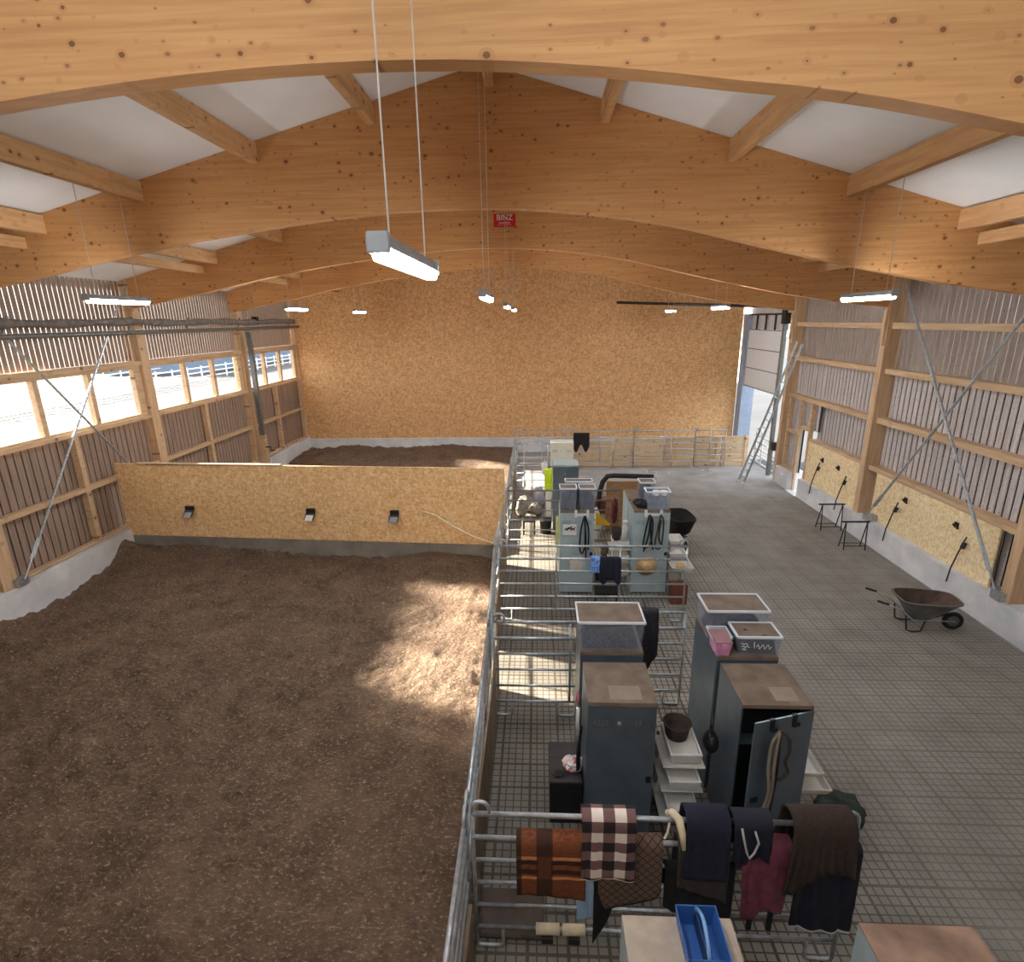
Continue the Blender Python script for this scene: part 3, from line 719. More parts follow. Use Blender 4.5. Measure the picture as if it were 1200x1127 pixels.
# ------------------------------------------------------------------ lockers
HL = 2.15
def locker(lab, x0, x1, y0, y1, mat=LOCK, top=DUST, vents=True, latch=True, openang=None, h=HL):
    t = thing('tack_locker', lab, 'locker', ((x0+x1)/2,(y0+y1)/2,0)); th = .02
    m = M(); m.box(x0, x0+th, y0+.02, y1, 0, h-.01); m.build('side_panel', mat, t)
    m = M(); m.box(x1-th, x1, y0+.02, y1, 0, h-.01); m.build('side_panel', mat, t)
    m = M(); m.box(x0+th, x1-th, y1-th, y1, 0, h-.01); m.box(x0+th, x1-th, y0+.03, y1-th, .03, .06); m.build('back_panel', mat, t)
    m = M(); m.box(x0, x1, y0, y1, h-.012, h); m.box(x0, x1, y0, y0+.02, h-.05, h-.012); m.build('top_panel', top, t)
    if openang is None:
        m = M(); m.box(x0+.006, x1-.006, y0-.005, y0+.018, .04, h-.055); d = m.build('locker_door', mat, t)
        if vents:
            m = M()
            for cx in (x0+.16, x1-.16):
                for k in range(4):
                    for r in (0, 1, 2): m.box(cx-.09+k*.05, cx-.065+k*.05, y0-.012, y0-.004, h-.26-r*.035, h-.245-r*.035)
            m.build('vent', GALVD, d)
        if latch:
            m = M(); m.box(x1-.09, x1-.03, y0-.025, y0-.004, 1.02, 1.1); m.build('latch', BLACK, d)
        m = M(); xc = x0+(x1-x0)*.46; m.tube([(xc,y0-.03,h-.28),(xc,y0,h-.28)], .022, 10); m.build('lock_knob', GALV, d)
    else:
        w = x1-x0-.02
        m = M(); m.box(x1-w, x1-.005, y0-.022, y0, .04, h-.055); m.rot(openang, (x1-.005,y0,0)); d = m.build('locker_door', mat, t)
        for q in (.28, .66):
            m = M(); px = x1-w*(1-q); m.box(px-.03, px+.03, y0-.03, y0+.008, h-.16, h-.045); m.box(px-.03, px+.06, y0-.055, y0-.025, h-.19, h-.155); m.rot(openang, (x1-.005,y0,0)); m.build('door_hook', BLACK, d)
        m = M(); m.box(x1-w+.05, x1-w+.14, y0-.04, y0-.02, .98, 1.04); m.rot(openang, (x1-.005,y0,0)); m.build('latch', BLACK, d)
        m = M(); m.box(x0+th, x1-th, y0+.05, y1-th, 1.55, 1.57); m.build('shelf', mat, t)
        m = M(); m.box(x0+.03, x1-.03, y0+.22, y1-.03, .08, h-.12); m.build('interior_shade', BLACK, t)  # solid black block paints the shade inside the open locker
    return t
# front pair, bottom of the view
locker('grey steel locker at the bottom of the view with the blue tote on top', .63, 1.44, 2.35, 3.16, LOCKL, top=flat('dusty_pale_top', (176,162,146), .8, 0, .12))
locker('grey steel locker in the bottom right corner of the view', 2.38, 3.2, 2.35, 3.16, LOCKL, top=flat('rusty_pale_top', (150,122,104), .8, 0, .35, 3))
# nearest group
locker('closed grey steel locker behind the plaid blanket', .59, 1.405, 5.6, 6.41)
locker('grey steel locker under the large clear bin', .575, 1.43, 6.64, 7.45)
locker('grey steel locker with its door ajar', 2.385, 3.2, 5.6, 6.42, openang=.30)
locker('grey steel locker under the pink box and clear bins', 2.385, 3.19, 6.56, 7.6)
for (x0, x1, y0, y1, k) in ((.86,1.24,5.66,5.92,'tack_locker.002'),(2.80,3.08,5.68,5.94,'tack_locker.004')):
    m = M(); m.box(x0, x1, y0, y1, HL, HL+.0015); m.build('clean_patch', flat('clean_patch', (142,128,114), .8, 0, .08), bpy.data.objects[k])
# middle group
locker('pale steel locker with the horse picture on its door', .53, 1.34, 12.44, 13.25, LOCKL)
locker('pale steel locker with a straw hat hanging on its door', 2.27, 3.12, 12.46, 13.27, LOCKL)
locker('grey steel locker right behind the straw hat locker', 2.27, 2.95, 13.35, 14.16, LOCKL)
# far group
FARL = flat('locker_far_white', (222,222,206), .6, 0, .05)
locker('cream steel locker, farthest of all, in front of the back row', .48, 1.32, 19.95, 20.6, FARL, FARL)
locker('blue grey steel locker right before the cream one', .48, 1.28, 16.75, 17.5, LOCK, LOCKL)

# clear bins
CONT = flat('dark_contents', (30,34,50), .9, 0, .5, 9)
CONTB = flat('black_contents', (34,34,40), .9, 0, .5, 9)
def bin_(lab, cx, cy, hx, hy, z0, h, cont=CONT, lidm=DUST, fill=.8, lid=True):
    t = thing('storage_bin', lab, 'storage bin', (cx,cy,z0))
    m = M(); m.opentub((cx,cy), (hx*.88,hy*.88), (hx*.97,hy*.97), z0, z0+h-.03, .01); m.build('tub', CLEAR, t)
    m = M(); m.box(cx-hx, cx+hx, cy-hy, cy-hy+.025, z0+h-.035, z0+h); m.box(cx-hx, cx+hx, cy+hy-.025, cy+hy, z0+h-.035, z0+h); m.box(cx-hx, cx-hx+.025, cy-hy, cy+hy, z0+h-.035, z0+h); m.box(cx+hx-.025, cx+hx, cy-hy, cy+hy, z0+h-.035, z0+h); m.build('rim', flat('bin_rim', (222,228,236), .35, 0, .03), t, bevel=.006)
    if lid: m = M(); m.box(cx-hx+.025, cx+hx-.025, cy-hy+.025, cy+hy-.025, z0+h-.03, z0+h-.015); m.build('lid', lidm, t)
    m = M(); r = random.Random(int(cx*100+cy*10)); pts = []
    def g(u, v):
        e = min(u, 1-u, v, 1-v); base = h*fill*(.75+.25*math.sin(7*u+3)*math.cos(6*v)+.15*mn.noise(Vector((u*5+cx*7, v*5, 1))))
        return (cx+(u-.5)*2*hx*.83, cy+(v-.5)*2*hy*.83, z0+.015+(base-.02 if e > .001 else .0))
    m.grid(g, 12, 10); m.build('contents', cont, t, smooth=True)
    return t
bin_('large clear bin with dusty lid on the left locker pair', .99, 6.95, .46, .29, HL, .44)
bin_('large clear bin with dusty lid, rearmost on the right lockers', 2.80, 7.30, .44, .27, HL, .42)
bin_('clear bin with dark contents and dusty lid beside the pink box', 2.94, 6.80, .30, .2, HL, .28, CONTB, fill=1.0)
mk = M()
for (xx, zz, l) in ((2.70,.17,.09),(2.71,.13,.10),(2.72,.09,.05)):
    mk.tube([(xx+l*k/6, 6.585+.02, HL+zz+.012*math.sin(k*1.9)) for k in range(7)], .005, 5)
mk.tube([(2.87,6.605,HL+.2),(2.875,6.605,HL+.11)], .005, 5)
mk.tube([(2.9+.022*k, 6.605, HL+.13+.04*math.sin(k*2.1)) for k in range(10)], .005, 5)
mk.build('marker_writing', WHITE, bpy.data.objects['storage_bin.002'])
bin_('small clear bin behind the pink box', 2.49, 6.86, .14, .16, HL, .2, CONT, lidm=GREYP)
bin_('clear bin on the horse picture locker, the left one', .72, 12.66, .21, .2, HL, .55, CONT)
bin_('clear bin on the horse picture locker, the right one', 1.17, 12.66, .2, .2, HL, .55, CONT)
bin_('white framed bin behind the two clear bins', 1.0, 13.1, .34, .14, HL, .58, CONT)
bin_('clear bin with white rolls on the straw hat locker', 2.83, 12.68, .29, .19, HL, .46, flat('grey_contents', (120,124,132), .9, 0, .3, 6), lid=False)
bin_('dusty bin behind the bin of white rolls', 2.75, 13.6, .2, .2, HL, .42, CONT)
for k, (x, lab) in enumerate(((2.78,'left'),(2.96,'right'))):
    m = M(); m.lathe((x,12.58,HL+.36), [(.03,0),(.085,0),(.085,.09),(.03,.09)], 14)
    tag(m.build('bandage_roll', WHITE, smooth=False, loc=(x,12.58,HL+.36)), 'white bandage roll in the open bin, the %s one' % lab, 'roll', 'white rolls in the open bin')
t = thing('pink_box', 'pink plastic box on the right locker pair', 'box', (2.46,6.72,HL))
m = M(); m.frustum((2.46,6.72), (.085,.14), (.11,.17), HL, HL+.2); m.build('body', PINK, t, bevel=.01)
m = M(); m.box(2.345, 2.575, 6.545, 6.895, HL+.2, HL+.22); m.build('lid', flat('pink_lid_dusty', (150,108,112), .7), t, bevel=.008)
m = M(); m.box(2.43, 2.49, 6.525, 6.545, HL+.13, HL+.2); m.build('clasp', PINK, t)

# blue tote
t = thing('tote_box', 'blue open tote with carrying handle on the bottom locker', 'tote', (1.25,2.98,HL))
bx, by = 1.16, 2.94
m = M(); m.opentub((bx,by), (.13,.17), (.15,.19), HL, HL+.17, .01); m.build('body', BLUE, t, bevel=.004)
m = M(); m.tube([(bx,by-.17,HL+.1)]+[(bx,by-.16+.32*k/8,HL+.17+.1*math.sin(PI*k/8)) for k in range(9)]+[(bx,by+.17,HL+.1)], .014, 8); m.build('handle', flat('blue_light', (120,164,216), .4), t, smooth=True)
m = M(); m.box(bx-.006, bx+.006, by-.175, by+.175, HL+.01, HL+.14); m.build('divider', flat('blue_dark', (28,50,92), .5), t)

# feed tray tower (white drawers) near
def tray_tower(lab, cx, cy, tops, hx=.2, hy=.3):
    t = thing('feed_tray_tower', lab, 'tray tower', (cx,cy,0))
    for k, z in enumerate(tops):
        m = M(); m.box(cx-hx-.08, cx+hx+.04, cy-hy-.02, cy+hy, z-.2, z-.18); m.build('shelf_board', CREAMW, t)
        m = M(); m.opentub((cx+.0,cy-.02-.04*k), (hx*.92,hy*.9), (hx,hy), z-.15, z, .03); tr = m.build('tray', WHITE, t, bevel=.012)
        m = M(); m.box(cx-hx+.03, cx+hx-.03, cy-.02-.04*k-hy+.03, cy-.02-.04*k+hy-.03, z-.05, z-.03); m.build('tray_filling', CREAMW, tr)
    m = M()
    for sx in (-1, 1): m.box(cx+sx*(hx+.02)-.02, cx+sx*(hx+.02)+.02, cy+hy-.06, cy+hy, 0, tops[0]-.18)
    m.build('frame', GREYP, t)
CREAMW = flat('cream_white', (214,208,196), .6, 0, .06)
tray_tower('stack of white feed trays between the two nearest locker pairs', 1.84, 6.06, [1.29,.92,.5])
m = M(); m.lathe((1.80,6.12,1.27), [(.14,0),(.165,.16),(.185,.2),(.17,.2),(.15,.06),(.02,.05)], 22); tag(m.build('rubber_bowl', flat('brown_rubber', (62,50,42), .8), smooth=True, loc=(1.8,6.12,1.27)), 'dark brown rubber bowl on the topmost white feed tray', 'bowl')
t = thing('hanging_bag', 'black bag hanging beside the white tray stack', 'bag', (2.26,6.2,.9))
m = M(); m.grid(lambda u, v: (2.26+.10*math.sin(PI*u)*math.cos(2*PI*v), 6.15+.14*math.sin(PI*u)*math.sin(2*PI*v), .95+.4*u), 10, 14); m.build('body', BLACK, t, smooth=True)
m = M(); m.tube([(2.24,6.08,1.28),(2.24,6.1,1.45),(2.26,6.16,1.52),(2.28,6.22,1.45),(2.27,6.22,1.28)], .012, 6); m.build('strap', BLACK, t)
tray_tower('stack of white feed trays between the two middle lockers', 2.04, 12.95, [1.25,.9,.55], .2, .25)
t = thing('bucket', 'dark bucket on the middle tray stack', 'bucket', (1.92,13.0,1.22)); m = M(); m.lathe((1.95,12.98,1.22), [(.1,0),(.14,.3),(.125,.3),(.1,.08),(.02,.06)], 16); m.build('body', flat('bucket_brown', (58,44,40), .7), t, smooth=True)
t = thing('canister', 'white canister beside the dark bucket on the middle tray stack', 'canister', (2.15,13.0,1.22)); m = M(); m.lathe((2.16,12.95,1.22), [(.08,0),(.085,.32),(.05,.38),(.05,.46),(.06,.46),(.06,.5)], 16); m.build('body', WHITE, t, smooth=True)

# black chest left of nearest locker
t = thing('tack_chest', 'low black chest standing left of the nearest closed locker', 'chest', (.37,6.25,0))
m = M(); m.box(.15, .575, 5.9, 6.6, 0, .66); m.build('body', flat('chest_black', (18,18,19), .6), t, bevel=.01)
m = M(); m.box(.14, .58, 5.89, 6.61, .66, .7); m.build('lid', flat('chest_top', (62,58,56), .8), t, bevel=.008)
def crumple(c, r, seed, n=10):
    m = M(); cx, cy, cz = c
    def g(u, v):
        th = 2*PI*u; ph = PI*v
        d = 1+.35*mn.noise(Vector((math.cos(th)*1.7+seed, math.sin(th)*1.7, v*4)))
        return (cx+r[0]*d*math.sin(ph)*math.cos(th), cy+r[1]*d*math.sin(ph)*math.sin(th), cz+r[2]*(1-math.cos(ph))*.5*d*1.0)
    m.grid(g, n*2, n); return m
def pack_mat():
    m, nt, b = newmat('printed_pack', .35); n = noise(nt, pos(nt), 9, 2)
    nt.links.new(ramp(nt, n, [(.38, srgb(196,96,84)), (.47, srgb(236,214,206)), (.56, srgb(222,222,222)), (.66, srgb(120,140,130))]), b.inputs['Base Color']); return m
m = crumple((.47,6.12,.7), (.14,.13,.14), 3); tag(m.build('feed_packet', pack_mat(), loc=(.47,6.12,.7)), 'red and white printed feed packet lying on the black chest', 'packet')
m = crumple((.27,6.0,.7), (.08,.07,.06), 9); tag(m.build('glove', IRON, loc=(.27,6,.7)), 'dark crumpled glove on the front edge of the black chest', 'glove')
# items on left side of nearest locker
t = thing('hanging_brush', 'pink and white dandy brush hanging at the nearest locker side', 'brush', (.5,6.2,1.4))
m = M(); m.grid(lambda u, v: (.53+.035*math.cos(2*PI*u)*math.sin(PI*v), 6.3+.09*math.sin(2*PI*u)*math.sin(PI*v), 1.55+.26*v), 12, 8); m.build('pad', flat('brush_pink', (186,120,124), .7), t, smooth=True)
m = M(); m.tube([(.53,6.25,1.56),(.52,6.2,1.35),(.54,6.22,1.15)], .025, 8); m.build('handle', WHITE, t, smooth=True)
t = thing('bridle', 'black bridle and hoof pick hanging on the nearest locker side', 'bridle', (.52,5.95,.9))
m = M(); m.tube([(.56,6.05,1.45),(.53,6.0,1.1),(.53,5.95,.85),(.5,5.85,.92),(.5,5.9,1.15),(.55,6.02,1.42)], .016, 6); m.build('strap', BLACK, t)
m = M(); m.tube([(.48+.09*math.cos(a),6.1+.09*math.sin(a),.83+.02*math.cos(a)) for a in [2*PI*k/12 for k in range(12)]], .018, 6, closed=True); m.build('ring', GALV, t)
# lead rope on the open door
def lead(lab, pts_list, mats, name='hanging_lead_rope'):
    p0 = pts_list[0][0]; t = thing(name, lab, 'lead rope', p0)
    for i, pts in enumerate(pts_list):
        # smooth Catmull
        P = [Vector(p) for p in pts]; out = []
        for k in range(len(P)-1):
            a = P[max(k-1,0)]; b2 = P[k]; c = P[k+1]; d = P[min(k+2,len(P)-1)]
            for q in range(5):
                s = q/5; out.append(.5*((2*b2)+(c-a)*s+(2*a-5*b2+4*c-d)*s*s+(3*b2-a-3*c+d)*s**3))
        out.append(P[-1])
        m = M(); m.tube(out, .019, 6); m.build('rope' if i == 0 else 'strap', mats[i % len(mats)], t, smooth=True)
    return t
ROPE = flat('beige_rope', (142,128,112), .9); ROPED = flat('dark_rope', (66,58,52), .9)
lead('beige and black lead ropes hanging on the open locker door', [
    [(2.72,5.33,2.02),(2.64,5.32,1.85),(2.64,5.32,1.5),(2.67,5.3,1.2),(2.62,5.3,.9),(2.6,5.3,.6)],
    [(2.73,5.34,2.02),(2.84,5.36,1.9),(2.88,5.38,1.7),(2.85,5.38,1.55),(2.9,5.39,1.4),(2.8,5.36,1.32),(2.68,5.32,1.38)],
    [(2.72,5.33,2.02),(2.73,5.32,1.6),(2.74,5.33,1.3),(2.72,5.33,.9),(2.71,5.33,.6)],
    [(2.71,5.32,2.0),(2.69,5.3,1.6),(2.70,5.3,1.2),(2.66,5.3,.8)]], [ROPE, ROPED, IRON, ROPE])
# right of the open locker
t = thing('feed_tray', 'white feed tray unit right of the open locker', 'tray', (3.4,6.0,0))
m = M(); m.opentub((3.38,6.1), (.17,.26), (.2,.3), .92, 1.0, .02); m.build('upper_tray', WHITE, t, bevel=.008)
m = M(); m.opentub((3.43,6.0), (.18,.26), (.22,.3), .74, .84, .02); m.build('lower_tray', CREAMW, t, bevel=.008)
m = M(); m.box(3.25, 3.29, 5.8, 6.3, 0, .92); m.box(3.5, 3.54, 6.2, 6.3, 0, .74); m.build('stand', GREYP, t)
for k, (x, y, h) in enumerate(((3.36,5.55,.55),(3.52,5.48,.42))):
    t = thing('canister', 'white plastic canister on the floor, %s' % ['next to the open locker door','next to the dark green bucket'][k], 'canister', (x,y,0))
    m = M(); m.lathe((x,y,0), [(.1,0),(.11,.03),(.11,h-.1),(.05,h-.02)], 14, 1, .8); m.build('body', WHITE, t, smooth=True)
    m = M(); m.tube([(x,y,h-.03),(x,y,h+.03)], .04, 10); m.build('cap', GREYP, t)
t = thing('bucket', 'dark green covered bucket right of the open locker', 'bucket', (3.85,5.75,0))
m = M(); m.lathe((3.82,5.78,0), [(.2,0),(.25,.42),(.28,.42),(.28,.46)], 20); m.build('body', GREEN, t, smooth=True)
m = crumple((3.82,5.78,.45), (.29,.27,.14), 5); m.build('cover', GREEN, t, smooth=True)

# ------------------------------------------------------------------ cloths
def cloth(name, lab, cat, x0, x1, yr, zr, r, front, back, mat, amp=.02, waves=5, ph=0, solid=.012, group=None, hem=None, taper=0, nu=30, sag=0):
    """cloth laid over a rail; front(u) and back are drop lengths"""
    fr = front if callable(front) else (lambda u: front)
    bk = back if callable(back) else (lambda u: back)
    arc = PI*r; nv = 36; m = M(); uvs = []; edge = []
    for i in range(nu+1):
        u = i/nu; f = fr(u); b_ = bk(u); L = f+arc+b_
        for j in range(nv+1):
            s = L*j/nv     # 0 at front hem
            if s < f:
                drop = f-s; y = -r; z = -drop
            elif s < f+arc:
                a = (s-f)/r; y = -r*math.cos(a); z = r*math.sin(a); drop = 0
            else:
                drop = s-f-arc; y = r; z = -drop
            k = min(1, drop/.25)
            rip = amp*k*math.sin(waves*2*PI*u+ph+1.3*math.sin(3*u+drop*2))+amp*.6*k*mn.noise(Vector((u*6+ph, drop*5, 2)))
            x = x0+(x1-x0)*u; x += (.5-u)*taper*drop
            z += sag*math.sin(PI*u)*-.05*(0 if drop else 1)
            m.v.append((x, yr+y+(-abs(rip) if y < 0 else abs(rip)), zr+z)); uvs.append((x-x0, f-s if s < f else 0.0-(s-f)))
        edge.append(m.v[-(nv+1)])
    for i in range(nu):
        for j in range(nv):
            a = i*(nv+1)+j; m.f.append((a, a+nv+1, a+nv+2, a+1))
    loc = ((x0+x1)/2, yr, zr)
    o = m.build(name, mat, None, smooth=True, solid=solid, loc=loc, uvs=uvs)
    tag(o, lab, cat, group)
    if hem:
        h = M(); h.tube([(p[0],p[1]-.006,p[2]) for p in edge], .011, 6); h.build('hem_piping', hem, o, smooth=True)
    return o
YP = 4.34
# uv v: positive downwards on the front
cloth('rolled_rug', 'rust brown blanket with dark stripes, leftmost on the near tube panel', 'blanket', -.22, .47, YP, 1.5, .085, lambda u: .60+.06*u*u, .45, brownroll_mat(), .008, 2, 0, .03)
cloth('saddle_pad', 'quilted brown saddle pad hanging right of the plaid blanket', 'saddle pad', .60, 1.22, YP, 1.5, .075, lambda u: .42+(.38-.20*u)*min(1,(u+.02)/.14)**.5*min(1,(1.02-u)/.10)**.5, .4, quilt_mat(), .008, 1, .4, .03, hem=BLKC)
cloth('plaid_blanket', 'brown and cream plaid blanket folded over the near tube panel', 'blanket', .42, .94, YP-.01, 1.81, .10, lambda u: .64+.02*math.sin(9*u), .5, plaid_mat(), .012, 2, .6, .03, hem=CREAM)
cloth('wash_cloth', 'light blue cloth hanging below the rust brown blanket', 'cloth', .39, .57, YP, .91, .05, lambda u: .40-.05*u, .2, LBLUE, .012, 1.5, .2)
cloth('girth', 'black girth hanging beside the light blue cloth', 'girth', .56, .76, YP-.0, .915, .062, lambda u: .62*(1-u)**.6+.08, .2, BLKC, .012, 1, .2)
cloth('turnout_rug', 'grey brown rug under the navy one on the near panel', 'rug', 1.36, 1.86, YP, 1.5, .10, lambda u: .42+.2*u, .4, GBRN, .015, 2, .3)
cloth('black_rug', 'black rug lowest in the pile left of the burgundy rug', 'rug', 1.26, 1.95, YP, 1.21, .05, lambda u: .45+.2*u+.05*math.sin(8*u), .3, BLKC, .015, 3, .9)
cloth('navy_blanket', 'folded navy blanket on top rail above the grey brown rug', 'blanket', 1.41, 1.82, YP-.01, 1.81, .135, lambda u: .56+.03*u, .5, NAVY, .012, 2, .1, .03)
cloth('piped_rug', 'navy rug with pale piping between folded navy blanket and brown fleece', 'rug', 1.86, 2.22, YP-.01, 1.81, .11, lambda u: .34+.06*math.sin(7*u), .5, NAVY2, .03, 2.5, 1.1, .02, hem=None)
o = bpy.data.objects['piped_rug']
m = M(); m.tube([(1.92,YP-.14,1.86),(1.94,YP-.165,1.75),(1.98,YP-.165,1.6),(2.01,YP-.165,1.53),(2.05,YP-.165,1.6),(2.08,YP-.165,1.72),(2.04,YP-.15,1.84)], .011, 6); m.build('piping', PIPING, o, smooth=True)
cloth('burgundy_rug', 'burgundy rug bunched on the near tube panel', 'rug', 1.97, 2.46, YP, 1.5, .10, lambda u: .78-.10*u+.05*math.sin(8*u), .4, BURG, .028, 1.7, .5, .02, taper=.12)
cloth('navy_rug', 'navy rug with pale hem, at right end below the brown fleece', 'rug', 2.52, 3.12, YP, 1.5, .07, lambda u: .93-.02*math.cos(6*u)+.05*u, .4, NAVY2, .025, 2, .2, .02, hem=PIPING)
cloth('fleece_blanket', 'dark brown fleece over the right end of the near panel', 'blanket', 2.4, 2.98, YP-.01, 1.81, .15, lambda u: .52+.18*math.cos(2.6*u)**2-.18*u, .5, DBRN, .035, 4, .3, .025, taper=-.12)
t = thing('foam_sleeve', 'cream foam hook hanging beside the folded navy blanket', 'hook', (1.33,YP-.1,1.8)); m = M(); m.tube([(1.26,YP+.02,1.86),(1.29,YP-.03,1.92),(1.34,YP-.09,1.9),(1.37,YP-.13,1.78),(1.385,YP-.165,1.62)], [.03,.038,.04,.036,.02], 10); m.build('sleeve', CREAM, t, smooth=True)
m = M(); m.tube([(1.27,YP-.04,1.8),(1.25,YP-.06,1.7),(1.22,YP-.08,1.65)], .012, 6); m.build('cord', CREAM, t)
for k, (x0, x1) in enumerate(((-.03,.22),(.25,.49))):
    t = thing('padded_sleeve', 'cream padded boot sleeve on the lowest near rail, %s' % ['left one','right one'][k], 'sleeve', ((x0+x1)/2,YP,.25), 'cream padded sleeves on the near panel')
    m = M(); m.tube([(x0,YP,.29),(x1,YP,.29)], .055, 12); m.build('padding', CREAM, t, smooth=True)
    m = M(); m.box(x0+.06, x0+.18, YP-.09, YP-.045, .2, .27); m.build('buckle_strap', BLACK, t)
for k, x in enumerate((2.13,2.33)):
    m = M(); m.box(x-.025, x+.025, YP-.09, YP-.07, .5, .9); tag(m.build('leg_strap', BLKC, loc=(x,YP-.08,.7)), 'black leg strap hanging below the burgundy rug, %s' % ['left','right'][k], 'strap', 'black straps below the burgundy rug')
m = M(); m.grid(lambda u, v: (-.66+.72*u, 4.42+.55*v, .02+.012*mn.noise(Vector((u*5, v*5, 0)))), 16, 12); tag(m.build('floor_mat', flat('mat_brown', (84,72,64), .9, 0, .2), smooth=True, solid=.02, loc=(-.3,4.7,.01)), 'grey brown mat on the floor behind the near tube panel', 'mat')

# jacket etc on other panels
cloth('dark_jacket', 'dark jacket on the short tube panel behind the clear bin', 'jacket', 1.45, 2.0, 8.35, 1.8, .06, lambda u: .75+.35*math.sin(PI*u), .5, flat('charcoal_cloth', (46,46,50), .9, 0, .25, 20), .04, 2, .1, .02)
cloth('navy_jacket', 'navy jacket hanging on the panel before the middle lockers', 'jacket', 1.33, 1.80, 11.15, 1.5, .05, lambda u: .48+.08*math.sin(9*u), .3, NAVY, .05, 2, .4, .02)
cloth('blue_scarf', 'blue and white scarf beside the navy jacket', 'scarf', 1.14, 1.34, 11.15, 1.5, .06, .28, .2, flat('blue_white', (110,150,214), .8, 0, .45, 14), .03, 2, .4, .02)
cloth('black_coat', 'black coat hanging on the back row of panels', 'coat', 1.6, 2.3, 24.38, 1.58, .06, lambda u: .62+.18*math.sin(10*u), .3, BLKC, .05, 2.5, .4, .02)
cloth('hi_vis_vest', 'yellow hi-vis vest hanging at the far blue grey locker', 'vest', .22, .46, 16.9, 1.95, .05, lambda u: .62, .3, HIVIS, .03, 1.5, 0, .02)
m = M(); m.tube([(.34,16.9,2.0),(.38,17.0,2.04),(.48,17.02,2.03)], .012, 6); m.build('hanger_hook', IRON, bpy.data.objects['hi_vis_vest'])
cloth('white_towel', 'long white towel hanging below the hi-vis vest', 'towel', .26, .42, 16.84, 1.28, .04, .85, .2, WHITE, .02, 1, 0, .02)
m = crumple((.24,19.0,1.2), (.1,.1,.5), 4); tag(m.build('white_sack', WHITE, smooth=True, loc=(.24,19,1.2)), 'white sack hanging left of the far cream locker', 'sack')
# folding chair behind mid panel
t = thing('folding_chair', 'black folding chair behind the navy jacket', 'chair', (1.6,11.7,0))
for x in (1.33,1.83):
    m = M(); m.tube([(x,11.5,0),(x,11.95,.85)], .016, 6); m.build('leg', BLACK, t); m = M(); m.tube([(x,11.95,0),(x,11.5,.5)], .016, 6); m.build('leg', BLACK, t)
m = M(); m.box(1.33, 1.83, 11.5, 11.9, .45, .48); m.build('seat', BLKC, t); m = M(); m.box(1.33, 1.83, 11.92, 11.95, .6, .85); m.build('backrest', BLKC, t)

# middle lockers : door stuff
def hookrail(lab, x0, x1, y, z):
    t = thing('hook_rail', lab, 'hook rail', ((x0+x1)/2,y,z))
    m = M(); m.box(x0, x1, y-.03, y, z-.05, z); m.build('bar', WHITE, t)
    for x in (x0+.02, x1-.02): m = M(); m.box(x-.03, x+.03, y-.05, y, z-.08, z+.1); m.build('bracket', WHITE, t)
hookrail('white hook rail over the horse picture locker door', .88, 1.2, 12.43, 2.08)
hookrail('white hook rail over the straw hat locker door', 2.52, 2.92, 12.45, 2.08)
lead('black halter and lead hanging on the horse picture locker', [[(1.1,12.37,2.05),(1.02,12.36,1.7),(1.0,12.36,1.25),(1.06,12.36,1.1),(1.12,12.36,1.3),(1.12,12.36,1.8),(1.1,12.37,2.05)],[(1.12,12.37,2.05),(1.2,12.36,1.7),(1.2,12.36,1.2)],[(1.1,12.36,2.0),(1.14,12.35,1.5),(1.15,12.36,.95)]], [BLACK, NAVY, BLACK])
lead('black halter hanging left on the straw hat locker', [[(2.62,12.38,2.08),(2.56,12.37,1.8),(2.5,12.37,1.3),(2.58,12.37,1.25),(2.68,12.37,1.4),(2.7,12.37,1.9),(2.62,12.38,2.08)],[(2.64,12.38,2.0),(2.62,12.37,1.6),(2.52,12.37,1.15)],[(2.66,12.38,2.0),(2.67,12.37,1.55),(2.74,12.37,1.2)]], [BLACK, BLACK, IRON])
lead('grey halter hanging right on the straw hat locker', [[(2.88,12.38,2.08),(2.82,12.37,1.7),(2.78,12.37,1.3),(2.88,12.37,1.22),(2.94,12.37,1.4),(2.95,12.37,1.9),(2.88,12.38,2.08)],[(2.88,12.37,1.95),(2.86,12.37,1.5),(2.95,12.37,1.3)]], [ROPED, IRON])
t = thing('horse_picture', 'small white picture with galloping dark horses on a locker door', 'picture', (.76,12.41,1.69))
m = M(); m.box(.6, .92, 12.415, 12.43, 1.55, 1.82); m.build('sheet', WHITE, t)
m = M()
for k, (cx, cz, s) in enumerate(((.68,1.69,.8),(.75,1.71,1),(.83,1.69,.9))):
    poly = [(-.05,.0),(-.045,.035),(0,.04),(.03,.045),(.055,.075),(.075,.06),(.06,.04),(.045,.015),(.06,-.05),(.045,-.045),(.03,-.005),(-.02,-.01),(-.05,-.055),(-.06,-.045),(-.04,-.005),(-.07,-.03)]
    b0 = len(m.v); m.v += [(cx+p[0]*s, 12.412, cz+p[1]*s) for p in poly]; m.f.append(tuple(range(b0, b0+len(poly))))
m.build('horse_silhouette', IRON, t)
m = M(); m.box(.78, 1.08, 12.415, 12.43, .62, 1.0); tag(m.build('notice_sheet', CREAMW, loc=(.93,12.42,.8)), 'white paper sheet low on the horse picture locker', 'sheet')
t = thing('straw_hat', 'round straw hat hanging low on a pale locker door', 'hat', (2.6,12.4,.75))
m = M(); m.lathe((2.62,0,0), [(.24,0),(.25,.015),(.14,.03),(.12,.12),(.05,.14)], 20); m.v = [(x, 12.44-z, .75+y) for x, y, z in m.v]; m.build('brim', TAN, t, smooth=True)
m = crumple((2.5,12.75,HL), (.2,.22,.18), 6); tag(m.build('dark_bag', BLKC, smooth=True, loc=(2.5,12.75,HL)), 'black bag lying on the straw hat locker', 'bag')
